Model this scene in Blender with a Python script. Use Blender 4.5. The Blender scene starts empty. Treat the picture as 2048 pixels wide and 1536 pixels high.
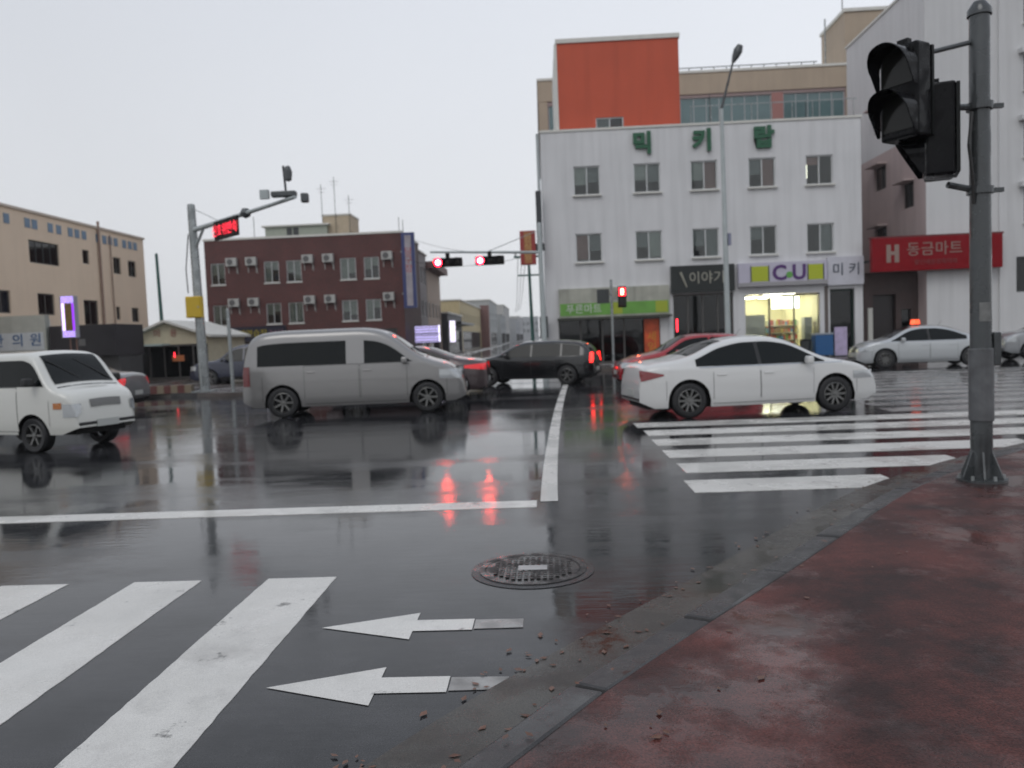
import bpy, math, random
import numpy as np
from mathutils import Vector, Matrix
random.seed(7)
R = math.radians
sc = bpy.context.scene
col = sc.collection

# ------------------------------------------------------------------ camera
def look_basis(yaw, pitch, roll):
    cy, sy = math.cos(yaw), math.sin(yaw)
    fwd = Vector((-sy*math.cos(pitch), cy*math.cos(pitch), -math.sin(pitch)))
    right = Vector((cy, sy, 0)); up = right.cross(fwd)
    c, s = math.cos(roll), math.sin(roll)
    return right*c - up*s, right*s + up*c, fwd
r_, u_, f_ = look_basis(R(2.36), R(3.35), R(2.25))
cam_d = bpy.data.cameras.new('camera')
cam_d.sensor_width = 36.0
cam_d.lens = 36.0*1600/2048
cam_d.clip_start = 0.05
cam_d.clip_end = 9000
cam = bpy.data.objects.new('camera', cam_d)
m = Matrix.Identity(4)
for i in range(3):
    m[i][0] = r_[i]; m[i][1] = u_[i]; m[i][2] = -f_[i]
m[0][3], m[1][3], m[2][3] = 0, 0, 1.6
cam.matrix_world = m
col.objects.link(cam)
sc.camera = cam
cam_d.dof.use_dof = True            # a hand-held shot that missed its focus
cam_d.dof.focus_distance = 2.6
cam_d.dof.aperture_fstop = 3.3

# ------------------------------------------------------------------ sky, sun, exposure
world = bpy.data.worlds.new('World'); sc.world = world; world.use_nodes = True
wn, wl = world.node_tree.nodes, world.node_tree.links
wn.clear()
w_out = wn.new('ShaderNodeOutputWorld'); w_bg = wn.new('ShaderNodeBackground')
sky = wn.new('ShaderNodeTexSky'); sky.sky_type = 'NISHITA'; sky.sun_disc = False
SUN_EL, SUN_AZ = R(48), R(200)
sky.sun_elevation = SUN_EL; sky.sun_rotation = SUN_AZ
sky.air_density = 1.5; sky.dust_density = 6.0; sky.ozone_density = 1.0
hs = wn.new('ShaderNodeHueSaturation'); hs.inputs['Saturation'].default_value = 0.25
tc = wn.new('ShaderNodeTexCoord'); sep = wn.new('ShaderNodeSeparateXYZ')
ramp = wn.new('ShaderNodeValToRGB')
ramp.color_ramp.elements[0].position = 0.0; ramp.color_ramp.elements[0].color = (.83, .845, .87, 1)
ramp.color_ramp.elements[1].position = 0.75; ramp.color_ramp.elements[1].color = (.64, .69, .79, 1)
sc10 = wn.new('ShaderNodeVectorMath'); sc10.operation = 'SCALE'; sc10.inputs['Scale'].default_value = 10.0
cl = wn.new('ShaderNodeTexNoise'); cl.inputs['Scale'].default_value = 1.3; cl.inputs['Detail'].default_value = 4
clr = wn.new('ShaderNodeMapRange'); clr.inputs['To Min'].default_value = .93; clr.inputs['To Max'].default_value = 1.09
clm = wn.new('ShaderNodeVectorMath'); clm.operation = 'SCALE'
mx = wn.new('ShaderNodeMix'); mx.data_type = 'RGBA'; mx.inputs['Factor'].default_value = 0.9
wl.new(tc.outputs['Generated'], sep.inputs[0]); wl.new(sep.outputs['Z'], ramp.inputs['Fac'])
wl.new(tc.outputs['Generated'], cl.inputs['Vector']); wl.new(cl.outputs['Fac'], clr.inputs['Value'])
wl.new(ramp.outputs['Color'], sc10.inputs[0]); wl.new(sc10.outputs[0], clm.inputs[0]); 
dt = wn.new('ShaderNodeVectorMath'); dt.operation = 'DOT_PRODUCT'; dt.inputs[1].default_value = (.75, .6, .28)     # thinner cloud that way
dm = wn.new('ShaderNodeMapRange'); dm.inputs['From Min'].default_value = .2; dm.inputs['From Max'].default_value = 1.0; dm.inputs['To Min'].default_value = .96; dm.inputs['To Max'].default_value = 1.16
mu_ = wn.new('ShaderNodeMath'); mu_.operation = 'MULTIPLY'
wl.new(tc.outputs['Generated'], dt.inputs[0]); wl.new(dt.outputs['Value'], dm.inputs['Value']); wl.new(dm.outputs[0], mu_.inputs[0]); wl.new(clr.outputs[0], mu_.inputs[1]); wl.new(mu_.outputs[0], clm.inputs['Scale'])
wl.new(sky.outputs['Color'], hs.inputs['Color'])
wl.new(hs.outputs['Color'], mx.inputs['A']); wl.new(clm.outputs[0], mx.inputs['B'])
wl.new(mx.outputs['Result'], w_bg.inputs['Color']); w_bg.inputs['Strength'].default_value = 0.1
wl.new(w_bg.outputs[0], w_out.inputs[0])

sun_d = bpy.data.lights.new('sun', 'SUN'); sun_d.energy = 0.5; sun_d.angle = R(30); sun_d.color = (1, .97, .93)
sun = bpy.data.objects.new('sun', sun_d); col.objects.link(sun)
sd = Vector((math.sin(SUN_AZ)*math.cos(SUN_EL), math.cos(SUN_AZ)*math.cos(SUN_EL), math.sin(SUN_EL)))
sun.rotation_euler = sd.to_track_quat('Z', 'Y').to_euler()
sun.location = (0, -20, 40)
sc.view_settings.view_transform = 'Standard'
try: sc.view_settings.look = 'None'
except Exception: pass
sc.view_settings.exposure = 0.0
sc.view_settings.gamma = 1.0
sc.view_settings.use_curve_mapping = False
sc.cycles.use_denoising = True
sc.cycles.max_bounces = 6
sc.cycles.transparent_max_bounces = 8
sc.cycles.sample_clamp_indirect = 12.0

# ------------------------------------------------------------------ materials
MATS = {}
def mat(name, color=(.5, .5, .5), rough=.6, metal=0., spec=.5, coat=0., var=.0, vscale=3., bump=0., bscale=40., emit=None, estr=0., streak=0., wet=0.):
    if name in MATS: return MATS[name]
    m = bpy.data.materials.new(name); m.use_nodes = True
    n, l = m.node_tree.nodes, m.node_tree.links
    b = n['Principled BSDF']
    b.inputs['Base Color'].default_value = (*color, 1)
    b.inputs['Roughness'].default_value = rough
    b.inputs['Metallic'].default_value = metal
    b.inputs['Specular IOR Level'].default_value = spec
    b.inputs['Coat Weight'].default_value = coat
    b.inputs['Coat Roughness'].default_value = .04
    tc = n.new('ShaderNodeTexCoord')
    last = None
    if var or streak:
        src = n.new('ShaderNodeRGB'); src.outputs[0].default_value = (*color, 1); last = src.outputs[0]
    if var:
        no = n.new('ShaderNodeTexNoise'); no.inputs['Scale'].default_value = vscale; no.inputs['Detail'].default_value = 6
        mr = n.new('ShaderNodeMapRange'); mr.inputs['From Min'].default_value = .3; mr.inputs['From Max'].default_value = .7
        mr.inputs['To Min'].default_value = 1-var; mr.inputs['To Max'].default_value = 1+var
        vm = n.new('ShaderNodeVectorMath'); vm.operation = 'SCALE'
        l.new(tc.outputs['Object'], no.inputs['Vector']); l.new(no.outputs['Fac'], mr.inputs['Value'])
        l.new(last, vm.inputs[0]); l.new(mr.outputs[0], vm.inputs['Scale']); last = vm.outputs[0]
    if streak:
        mp = n.new('ShaderNodeMapping'); mp.inputs['Scale'].default_value = (1.5, 1.5, .10)
        no = n.new('ShaderNodeTexNoise'); no.inputs['Scale'].default_value = 2.0; no.inputs['Detail'].default_value = 5
        mr = n.new('ShaderNodeMapRange'); mr.inputs['From Min'].default_value = .42; mr.inputs['From Max'].default_value = .75
        mr.inputs['To Min'].default_value = 1.0; mr.inputs['To Max'].default_value = 1-streak
        vm = n.new('ShaderNodeVectorMath'); vm.operation = 'SCALE'
        l.new(tc.outputs['Object'], mp.inputs['Vector']); l.new(mp.outputs[0], no.inputs['Vector']); l.new(no.outputs['Fac'], mr.inputs['Value'])
        l.new(last, vm.inputs[0]); l.new(mr.outputs[0], vm.inputs['Scale']); last = vm.outputs[0]
    if last: l.new(last, b.inputs['Base Color'])
    if bump:
        no = n.new('ShaderNodeTexNoise'); no.inputs['Scale'].default_value = bscale; no.inputs['Detail'].default_value = 3
        bp = n.new('ShaderNodeBump'); bp.inputs['Strength'].default_value = bump; bp.inputs['Distance'].default_value = .01
        l.new(tc.outputs['Object'], no.inputs['Vector']); l.new(no.outputs['Fac'], bp.inputs['Height']); l.new(bp.outputs[0], b.inputs['Normal'])
    if wet:
        no = n.new('ShaderNodeTexNoise'); no.inputs['Scale'].default_value = wet; no.inputs['Detail'].default_value = 4
        mr = n.new('ShaderNodeMapRange'); mr.inputs['From Min'].default_value = .4; mr.inputs['From Max'].default_value = .62
        mr.inputs['To Min'].default_value = rough*.35; mr.inputs['To Max'].default_value = min(1, rough*1.5)
        l.new(tc.outputs['Object'], no.inputs['Vector']); l.new(no.outputs['Fac'], mr.inputs['Value']); l.new(mr.outputs[0], b.inputs['Roughness'])
    if emit:
        b.inputs['Emission Color'].default_value = (*emit, 1); b.inputs['Emission Strength'].default_value = estr
    MATS[name] = m
    return m

def glass_mat(name, tint=(.6, .65, .66), rough=.03):
    if name in MATS: return MATS[name]
    m = bpy.data.materials.new(name); m.use_nodes = True
    n, l = m.node_tree.nodes, m.node_tree.links
    n.clear()
    o = n.new('ShaderNodeOutputMaterial'); mixs = n.new('ShaderNodeMixShader')
    t = n.new('ShaderNodeBsdfTransparent'); t.inputs['Color'].default_value = (*tint, 1)
    g = n.new('ShaderNodeBsdfGlossy'); g.inputs['Roughness'].default_value = rough
    no = n.new('ShaderNodeTexNoise'); no.inputs['Scale'].default_value = 1.2
    tcn = n.new('ShaderNodeTexCoord'); bp = n.new('ShaderNodeBump'); bp.inputs['Strength'].default_value = .05; bp.inputs['Distance'].default_value = .05
    fr = n.new('ShaderNodeFresnel'); fr.inputs['IOR'].default_value = 1.6
    l.new(tcn.outputs['Object'], no.inputs['Vector']); l.new(no.outputs['Fac'], bp.inputs['Height']); l.new(bp.outputs[0], g.inputs['Normal'])
    l.new(fr.outputs[0], mixs.inputs[0]); l.new(t.outputs[0], mixs.inputs[1]); l.new(g.outputs[0], mixs.inputs[2]); l.new(mixs.outputs[0], o.inputs[0])
    MATS[name] = m
    return m

def wet_ground(name, c1, c2, puddle_scale, rmin, rmax, fine, fine_str, stain=None, joints=None, lo=.42, hi=.6, stretch=(1, 1, 1), swell=.10, ripple=0, wear=None, speck=.5, mixr=(.3, .7)):
    m = bpy.data.materials.new(name); m.use_nodes = True
    n, l = m.node_tree.nodes, m.node_tree.links
    b = n['Principled BSDF']; b.inputs['IOR'].default_value = 1.35
    g = n.new('ShaderNodeNewGeometry')
    def noise(scale, detail=5, rough=.55, vec=None):
        k = n.new('ShaderNodeTexNoise'); k.inputs['Scale'].default_value = scale; k.inputs['Detail'].default_value = detail; k.inputs['Roughness'].default_value = rough
        l.new(vec or g.outputs['Position'], k.inputs['Vector']); return k.outputs['Fac']
    def rng(v, a, bb, c, d):
        k = n.new('ShaderNodeMapRange'); k.inputs['From Min'].default_value = a; k.inputs['From Max'].default_value = bb
        k.inputs['To Min'].default_value = c; k.inputs['To Max'].default_value = d; l.new(v, k.inputs['Value']); return k.outputs[0]
    mp = n.new('ShaderNodeMapping'); mp.inputs['Scale'].default_value = stretch; l.new(g.outputs['Position'], mp.inputs['Vector'])
    big = noise(puddle_scale, 8, .68, mp.outputs[0])
    mix = n.new('ShaderNodeMix'); mix.data_type = 'RGBA'
    mix.inputs['A'].default_value = (*c1, 1); mix.inputs['B'].default_value = (*c2, 1)
    l.new(rng(noise(1.7, 8, .68), mixr[0], mixr[1], 0, 1), mix.inputs['Factor'])
    c = mix.outputs['Result']
    if stain:
        k = n.new('ShaderNodeMix'); k.data_type = 'RGBA'; k.inputs['B'].default_value = (*stain, 1)
        l.new(rng(noise(.9, 6, .7), .55, .68, 0, .75), k.inputs['Factor']); l.new(c, k.inputs['A']); c = k.outputs['Result']
    if wear:
        for sc_, a_, b_ in ((3.2, .62, .68), (30, .66, .74)):
            k = n.new('ShaderNodeMix'); k.data_type = 'RGBA'; k.inputs['B'].default_value = (*wear, 1)
            l.new(rng(noise(sc_, 7, .7), a_, b_, 0, .85), k.inputs['Factor']); l.new(c, k.inputs['A']); c = k.outputs['Result']
    sp = n.new('ShaderNodeVectorMath'); sp.operation = 'SCALE'
    l.new(c, sp.inputs[0]); l.new(rng(noise(fine, 2), 0.3, .7, 1-speck, 1+speck), sp.inputs['Scale']); c = sp.outputs[0]
    l.new(c, b.inputs['Base Color'])
    dry = rng(big, lo, hi, 0, 1)
    rr = rng(dry, 0, 1, rmin, rmax); l.new(rr, b.inputs['Roughness'])
    bp = n.new('ShaderNodeBump'); bp.inputs['Distance'].default_value = .004
    ms = n.new('ShaderNodeMath'); ms.operation = 'MULTIPLY'; ms.inputs[1].default_value = fine_str
    l.new(rng(dry, 0, 1, .04, 1), ms.inputs[0]); l.new(ms.outputs[0], bp.inputs['Strength'])
    h = noise(fine, 3)
    if joints:
        br = n.new('ShaderNodeTexBrick'); br.inputs['Scale'].default_value = joints; br.inputs['Mortar Size'].default_value = .02
        br.inputs['Color1'].default_value = (1, 1, 1, 1); br.inputs['Color2'].default_value = (.8, .8, .8, 1); br.inputs['Mortar'].default_value = (0, 0, 0, 1)
        l.new(g.outputs['Position'], br.inputs['Vector'])
        ad = n.new('ShaderNodeMath'); ad.operation = 'MULTIPLY_ADD'; ad.inputs[1].default_value = .8
        l.new(br.outputs['Color'], ad.inputs[0]); l.new(h, ad.inputs[2]); h = ad.outputs[0]
    l.new(h, bp.inputs['Height'])
    bp2 = n.new('ShaderNodeBump'); bp2.inputs['Distance'].default_value = .02; bp2.inputs['Strength'].default_value = swell
    l.new(noise(2.2, 3), bp2.inputs['Height']); l.new(bp.outputs[0], bp2.inputs['Normal'])
    last = bp2.outputs[0]
    if ripple:
        mr2 = n.new('ShaderNodeMapping'); mr2.inputs['Scale'].default_value = (.5, 2.4, 1); l.new(g.outputs['Position'], mr2.inputs['Vector'])
        bp3 = n.new('ShaderNodeBump'); bp3.inputs['Distance'].default_value = .012; bp3.inputs['Strength'].default_value = ripple
        l.new(noise(7.0, 4, .6, mr2.outputs[0]), bp3.inputs['Height']); l.new(last, bp3.inputs['Normal']); last = bp3.outputs[0]
    l.new(last, b.inputs['Normal'])
    MATS[name] = m
    return m

def emat(name, c, s):
    return mat(name, (.02, .02, .02), .5, emit=c, estr=s)

def grid_emat(name, c_on, s, sx, sz, gap=.35, c_off=(.02, .015, .03)):
    """LED matrix: cells of light between dark gaps, by object coordinates (x, z)."""
    m = bpy.data.materials.new(name); m.use_nodes = True
    n, l = m.node_tree.nodes, m.node_tree.links
    b = n['Principled BSDF']; b.inputs['Base Color'].default_value = (*c_off, 1)
    tc = n.new('ShaderNodeTexCoord'); sp = n.new('ShaderNodeSeparateXYZ'); l.new(tc.outputs['Object'], sp.inputs[0])
    outs = []
    for ax, k in (('X', sx), ('Z', sz)):
        a = n.new('ShaderNodeMath'); a.operation = 'MULTIPLY'; a.inputs[1].default_value = k; l.new(sp.outputs[ax], a.inputs[0])
        fr = n.new('ShaderNodeMath'); fr.operation = 'FRACT'; l.new(a.outputs[0], fr.inputs[0])
        gt = n.new('ShaderNodeMath'); gt.operation = 'GREATER_THAN'; gt.inputs[1].default_value = gap; l.new(fr.outputs[0], gt.inputs[0]); outs.append(gt.outputs[0])
    mu = n.new('ShaderNodeMath'); mu.operation = 'MULTIPLY'; l.new(outs[0], mu.inputs[0]); l.new(outs[1], mu.inputs[1])
    st = n.new('ShaderNodeMath'); st.operation = 'MULTIPLY'; st.inputs[1].default_value = s; l.new(mu.outputs[0], st.inputs[0])
    b.inputs['Emission Color'].default_value = (*c_on, 1); l.new(st.outputs[0], b.inputs['Emission Strength'])
    MATS[name] = m
    return m

# ------------------------------------------------------------------ mesh helpers
class MB:
    def __init__(s): s.v = []; s.f = []
    def quad(s, a, b, c, d):
        k = len(s.v); s.v += [tuple(a), tuple(b), tuple(c), tuple(d)]; s.f.append((k, k+1, k+2, k+3)); return s
    def poly(s, pts):
        k = len(s.v); s.v += [tuple(p) for p in pts]; s.f.append(tuple(range(k, k+len(pts)))); return s
    def box(s, x0, x1, y0, y1, z0, z1):
        k = len(s.v)
        s.v += [(x0, y0, z0), (x1, y0, z0), (x1, y1, z0), (x0, y1, z0), (x0, y0, z1), (x1, y0, z1), (x1, y1, z1), (x0, y1, z1)]
        s.f += [tuple(k+i for i in q) for q in ((3, 2, 1, 0), (4, 5, 6, 7), (0, 1, 5, 4), (1, 2, 6, 5), (2, 3, 7, 6), (3, 0, 4, 7))]
        return s
    def tube(s, p0, p1, r0, r1=None, n=12, caps=True):
        r1 = r0 if r1 is None else r1
        p0, p1 = Vector(p0), Vector(p1); d = (p1-p0).normalized()
        a = d.orthogonal().normalized(); b = d.cross(a); k = len(s.v)
        for p, r in ((p0, r0), (p1, r1)):
            for i in range(n):
                t = 2*math.pi*i/n; s.v.append(tuple(p+a*(r*math.cos(t))+b*(r*math.sin(t))))
        for i in range(n):
            j = (i+1) % n; s.f.append((k+i, k+j, k+n+j, k+n+i))
        if caps: s.f.append(tuple(k+i for i in range(n-1, -1, -1))); s.f.append(tuple(k+n+i for i in range(n)))
        return s
    def path(s, pts, r, n=6):
        for a, b in zip(pts[:-1], pts[1:]): s.tube(a, b, r, r, n)
        return s
    def lathe(s, prof, axis='z', n=24, c=(0, 0, 0)):
        k = len(s.v); M = len(prof)
        for i in range(n):
            t = 2*math.pi*i/n
            for (r, h) in prof:
                if axis == 'z': p = (r*math.cos(t), r*math.sin(t), h)
                elif axis == 'y': p = (r*math.cos(t), h, r*math.sin(t))
                else: p = (h, r*math.cos(t), r*math.sin(t))
                s.v.append((p[0]+c[0], p[1]+c[1], p[2]+c[2]))
        for i in range(n):
            j = (i+1) % n
            for q in range(M-1): s.f.append((k+i*M+q, k+j*M+q, k+j*M+q+1, k+i*M+q+1))
        return s
    def prism(s, poly, z0, z1):
        k = len(s.v); n = len(poly)
        s.v += [(x, y, z0) for x, y in poly] + [(x, y, z1) for x, y in poly]
        s.f += [tuple(k+i for i in range(n-1, -1, -1)), tuple(k+n+i for i in range(n))]
        for i in range(n):
            j = (i+1) % n; s.f.append((k+i, k+j, k+n+j, k+n+i))
        return s
    def prism_y(s, poly, y0, y1):          # poly in (x, z)
        k = len(s.v); n = len(poly)
        s.v += [(x, y0, z) for x, z in poly] + [(x, y1, z) for x, z in poly]
        s.f += [tuple(k+i for i in range(n)), tuple(k+n+i for i in range(n-1, -1, -1))]
        for i in range(n):
            j = (i+1) % n; s.f.append((k+j, k+i, k+n+i, k+n+j))
        return s
    def xf(s, M):
        s.v = [tuple(M @ Vector(p)) for p in s.v]; return s
    def mesh(s, name, m, smooth=False, ang=35):
        me = bpy.data.meshes.new(name); me.from_pydata(s.v, [], s.f); me.update()
        if m: me.materials.append(m)
        if smooth:
            me.polygons.foreach_set('use_smooth', [True]*len(me.polygons))
            try: me.set_sharp_from_angle(angle=R(ang))
            except Exception: pass
        return me
    def build(s, name, m, parent=None, smooth=False, ang=35, bevel=0):
        o = bpy.data.objects.new(name, s.mesh(name, m, smooth, ang)); col.objects.link(o)
        if parent: o.parent = parent
        if bevel:
            bv = o.modifiers.new('bevel', 'BEVEL'); bv.width = bevel; bv.segments = 2; bv.limit_method = 'ANGLE'
        return o

def tag(o, label=None, cat=None, group=None, kind=None):
    if label: o['label'] = label
    if cat: o['category'] = cat
    if group: o['group'] = group
    if kind: o['kind'] = kind
    return o
def thing(name, label, cat, loc=(0, 0, 0), rz=0, group=None):
    o = bpy.data.objects.new(name, None); col.objects.link(o); o.empty_display_size = .3
    o.location = loc; o.rotation_euler = (0, 0, rz)
    return tag(o, label, cat, group)
def struct(name, loc=(0, 0, 0)):
    o = bpy.data.objects.new(name, None); col.objects.link(o); o.location = loc; o['kind'] = 'structure'; return o
def sub(name, parent, loc=(0, 0, 0), rz=0):
    o = bpy.data.objects.new(name, None); col.objects.link(o); o.parent = parent; o.location = loc; o.rotation_euler = (0, 0, rz); return o

def text(s, size, m, parent, loc, name='lettering', ext=.015, spacing=1.0, rot=(math.pi/2, 0, 0), sx=1.0, bold=.0, vertical=False):
    cu = bpy.data.curves.new('t', 'FONT'); cu.body = '\n'.join(s) if vertical else s; cu.size = size; cu.extrude = ext; cu.align_x = 'CENTER'; cu.align_y = 'CENTER'
    cu.space_character = spacing; cu.offset = bold*size; cu.resolution_u = 3
    to = bpy.data.objects.new('t', cu); col.objects.link(to)
    dg = bpy.context.evaluated_depsgraph_get()
    me = bpy.data.meshes.new_from_object(to.evaluated_get(dg))
    bpy.data.objects.remove(to); bpy.data.curves.remove(cu)
    me.name = name; me.materials.clear(); me.materials.append(m)
    o = bpy.data.objects.new(name, me); col.objects.link(o); o.parent = parent; o.location = loc; o.rotation_euler = rot; o.scale = (sx, 1, 1)
    return o

# ------------------------------------------------------------------ common materials
ASPH = wet_ground('wet_asphalt', (.014, .0145, .016), (.044, .044, .047), .30, .03, .26, 150, .22, stretch=(.45, 1.5, 1), lo=.46, hi=.68, swell=.05, ripple=.07)
PAVE = wet_ground('wet_red_pavement', (.115, .036, .030), (.032, .0145, .0135), .75, .04, .6, 110, 1.0, stain=(.020, .014, .014), joints=5.0, lo=.43, hi=.53, mixr=(.36, .62))
FPAVE = wet_ground('wet_grey_pavement', (.12, .10, .09), (.085, .075, .07), .6, .10, .45, 120, .5, joints=3.0)
GUT = wet_ground('wet_gutter_concrete', (.062, .055, .045), (.028, .026, .024), 1.3, .08, .4, 150, .5, stain=(.05, .026, .016))
KERBM = wet_ground('wet_kerb_granite', (.06, .058, .058), (.03, .029, .03), 1.4, .12, .5, 220, .5)
EARTH = wet_ground('wet_earth', (.05, .048, .045), (.035, .033, .03), .2, .3, .7, 30, .3)
PAINT = wet_ground('road_paint', (.66, .645, .61), (.55, .54, .51), .7, .10, .45, 180, .4, stain=(.40, .39, .37), wear=(.05, .05, .05), speck=.15)
WHITE = mat('white_render', (.665, .665, .67), .75, var=.05, vscale=.5, streak=.13, bump=.1, bscale=30)
WHITE2 = mat('white_render_old', (.62, .62, .62), .75, var=.04, vscale=.4, streak=.10, bump=.1, bscale=30)
PINK = mat('pinkish_render', (.48, .385, .37), .8, var=.06, vscale=.5, streak=.14)
ORANGE = mat('orange_render', (.55, .094, .044), .7, var=.06, vscale=.5, streak=.12)
TAN = mat('tan_cladding', (.42, .335, .25), .7, var=.06, vscale=.6, streak=.1)
TANP = mat('mauve_cladding', (.36, .27, .26), .7, var=.06)
BEIGE = mat('beige_render', (.78, .62, .47), .8, var=.04, vscale=.4, streak=.05, bump=.1)
COPING = mat('pale_coping', (.66, .65, .6), .6, var=.05)
ALU = mat('white_aluminium', (.62, .63, .63), .35, metal=.2)
DKFRAME = mat('dark_frame', (.04, .045, .045), .4)
GLASS = glass_mat('window_glass', (.86, .9, .89))
GLASSD = glass_mat('dark_glass', (.22, .25, .26))
GLASSC = glass_mat('clear_glass', (.9, .93, .92), .01)
TEAL = mat('teal_glass', (.10, .17, .175), .08, spec=.8, var=.15, vscale=.7)
BLIND = mat('pale_blind', (.66, .67, .63), .8, var=.08)
BLINDP = mat('pink_blind', (.50, .28, .26), .8, var=.08)
BLINDD = mat('grey_blind', (.36, .37, .37), .8, var=.08)
STEEL = mat('galvanised_steel', (.30, .32, .32), .38, metal=.5, var=.12, vscale=5, wet=3)
DSTEEL = mat('dark_painted_steel', (.075, .082, .085), .32, metal=.2, var=.25, vscale=4, wet=4, streak=.2)
GREENP = mat('green_painted_steel', (.03, .10, .085), .4, var=.15)
PALEP = mat('pale_painted_steel', (.42, .46, .46), .4, var=.08, streak=.1)
BLACK = mat('black_plastic', (.005, .005, .006), .4, spec=.15, var=.2, vscale=6, wet=6)
BLACKM = mat('matt_black', (.006, .006, .006), .85)
RUBBER = mat('tyre_rubber', (.012, .012, .013), .55, bump=.2, bscale=60)
YELLOW = mat('yellow_panel', (.62, .42, .02), .45, var=.08)
ROOFM = mat('flat_roof', (.2, .2, .2), .8, var=.1)
CABLE = mat('cable', (.03, .03, .03), .6)
RED_L = emat('red_signal_lens', (1.0, .008, .02), 60)
RED_C = emat('red_signal_core', (1.0, .16, .06), 60)
OFFLENS = mat('unlit_lens', (.014, .014, .012), .15, spec=.3)

# ------------------------------------------------------------------ ground, road, kerbs
def flat_poly(name, pts, z, m, parent=None):
    mb = MB(); mb.prism(pts, -.002, z); return mb.build(name, m, parent)
g = MB().quad((-4000, -4000, -.06), (4000, -4000, -.06), (4000, 4000, -.06), (-4000, 4000, -.06)).build('ground', EARTH); g['kind'] = 'structure'
rd = MB().quad((-140, -25, 0), (140, -25, 0), (140, 420, 0), (-140, 420, 0)).build('road', ASPH); rd['kind'] = 'structure'

def resample(pts, step):
    out = [Vector((*pts[0], 0))]; acc = 0
    for a, b in zip(pts[:-1], pts[1:]):
        a, b = Vector((*a, 0)), Vector((*b, 0)); L = (b-a).length; d = (b-a)/L; t = step-acc
        while t < L: out.append(a+d*t); t += step
        acc = L-(t-step)
    return out
def smooth_line(pts, n=6):
    P = [Vector((*p, 0)) for p in pts]; out = []
    for i in range(len(P)-1):
        p0, p1, p2, p3 = P[max(i-1, 0)], P[i], P[i+1], P[min(i+2, len(P)-1)]
        for k in range(n):
            t = k/n
            q = .5*((2*p1)+(p2-p0)*t+(2*p0-5*p1+4*p2-p3)*t*t+(3*p1-p0-3*p2+p3)*t**3); out.append((q.x, q.y))
    out.append((P[-1].x, P[-1].y)); return out
def offset_line(pts, d):                    # positive d: to the left of travel
    out = []
    for i, p in enumerate(pts):
        a = Vector(pts[max(i-1, 0)]); b = Vector(pts[min(i+1, len(pts)-1)]); t = (b-a).normalized()
        out.append((p[0]-t.y*d, p[1]+t.x*d))
    return out

# near pavement: the edge runs from beside the camera away to the cross street
edge = smooth_line([(-4.6, -4.2), (-2.2, -.4), (-.75, 1.75), (.16, 3.17), (1.54, 4.95), (3.04, 6.91), (4.05, 7.98), (5.55, 9.25), (8.2, 10.9), (13, 12.4), (22, 13.2), (60, 13.6)])
pv = MB().prism([(60, -24), *reversed(edge), (-4.6, -24)], -.3, .125)
# orientation: outline anticlockwise
pv.build('pavement', PAVE)['kind'] = 'structure'
def kerb_run(line, step, width, ztop, m, gap=.008):
    """Granite kerb stones laid end to end on the road side of LINE, each its own piece."""
    k = struct('kerb')
    pts = resample(line, step)
    for a, b in zip(pts[:-1], pts[1:]):
        d = (b-a).normalized(); nn = Vector((-d.y, d.x, 0)); a2, b2 = a+d*gap, b-d*gap
        z = ztop + random.uniform(-.006, .006)
        q = [a2, b2, b2+nn*width, a2+nn*width]
        mb = MB(); z0 = -.15
        zz = [z, z, z-.012, z-.012]
        mb.v = [(p.x, p.y, z0) for p in q] + [(p.x, p.y, zt) for p, zt in zip(q, zz)]
        mb.f = [(3, 2, 1, 0), (4, 5, 6, 7), (0, 1, 5, 4), (1, 2, 6, 5), (2, 3, 7, 6), (3, 0, 4, 7)]
        mb.build('kerb_stone', m, k, bevel=.018)
    return k
near_edge = [p for p in edge if p[0] < 34 and p[1] > -2]
kerb_run(near_edge, .98, .17, .135, KERBM)
gl0, gl1 = offset_line(near_edge, .176), offset_line(near_edge, .60)
gm = MB()
for i in range(len(gl0)-1):
    gm.quad((*gl0[i], .006), (*gl0[i+1], .006), (*gl1[i+1], .005), (*gl1[i], .005))
gm.build('gutter', GUT)['kind'] = 'structure'

# far pavements
far_r = [(.3, 420), (.3, 60), (.35, 37), (.8, 35.2), (2.0, 34.2), (4, 33.9), (60, 33.9)]
far_r_line = smooth_line([(.3, 60), (.3, 48), (.35, 38), (.75, 35.3), (2.2, 34.1), (5, 33.9), (20, 33.9), (50, 33.9)], 5)
MB().prism([(x, y) for x, y in far_r_line] + [(50, 120), (.3, 120)], -.3, .13).build('pavement', FPAVE)['kind'] = 'structure'
kerb_run(far_r_line, 1.2, .16, .14, KERBM)
far_l_line = smooth_line([(-70, 29.2), (-40, 29.2), (-20, 28.6), (-13, 27.0), (-10.2, 26.1), (-8.8, 27.6), (-8.3, 32), (-8.2, 45), (-8.2, 62)], 5)
MB().prism([(x, y) for x, y in far_l_line] + [(-8.2, 160), (-70, 160)], -.3, .13).build('pavement', FPAVE)['kind'] = 'structure'
kerb_run([p for p in far_l_line if -34 < p[0]], 1.2, .16, .14, KERBM)

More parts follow.
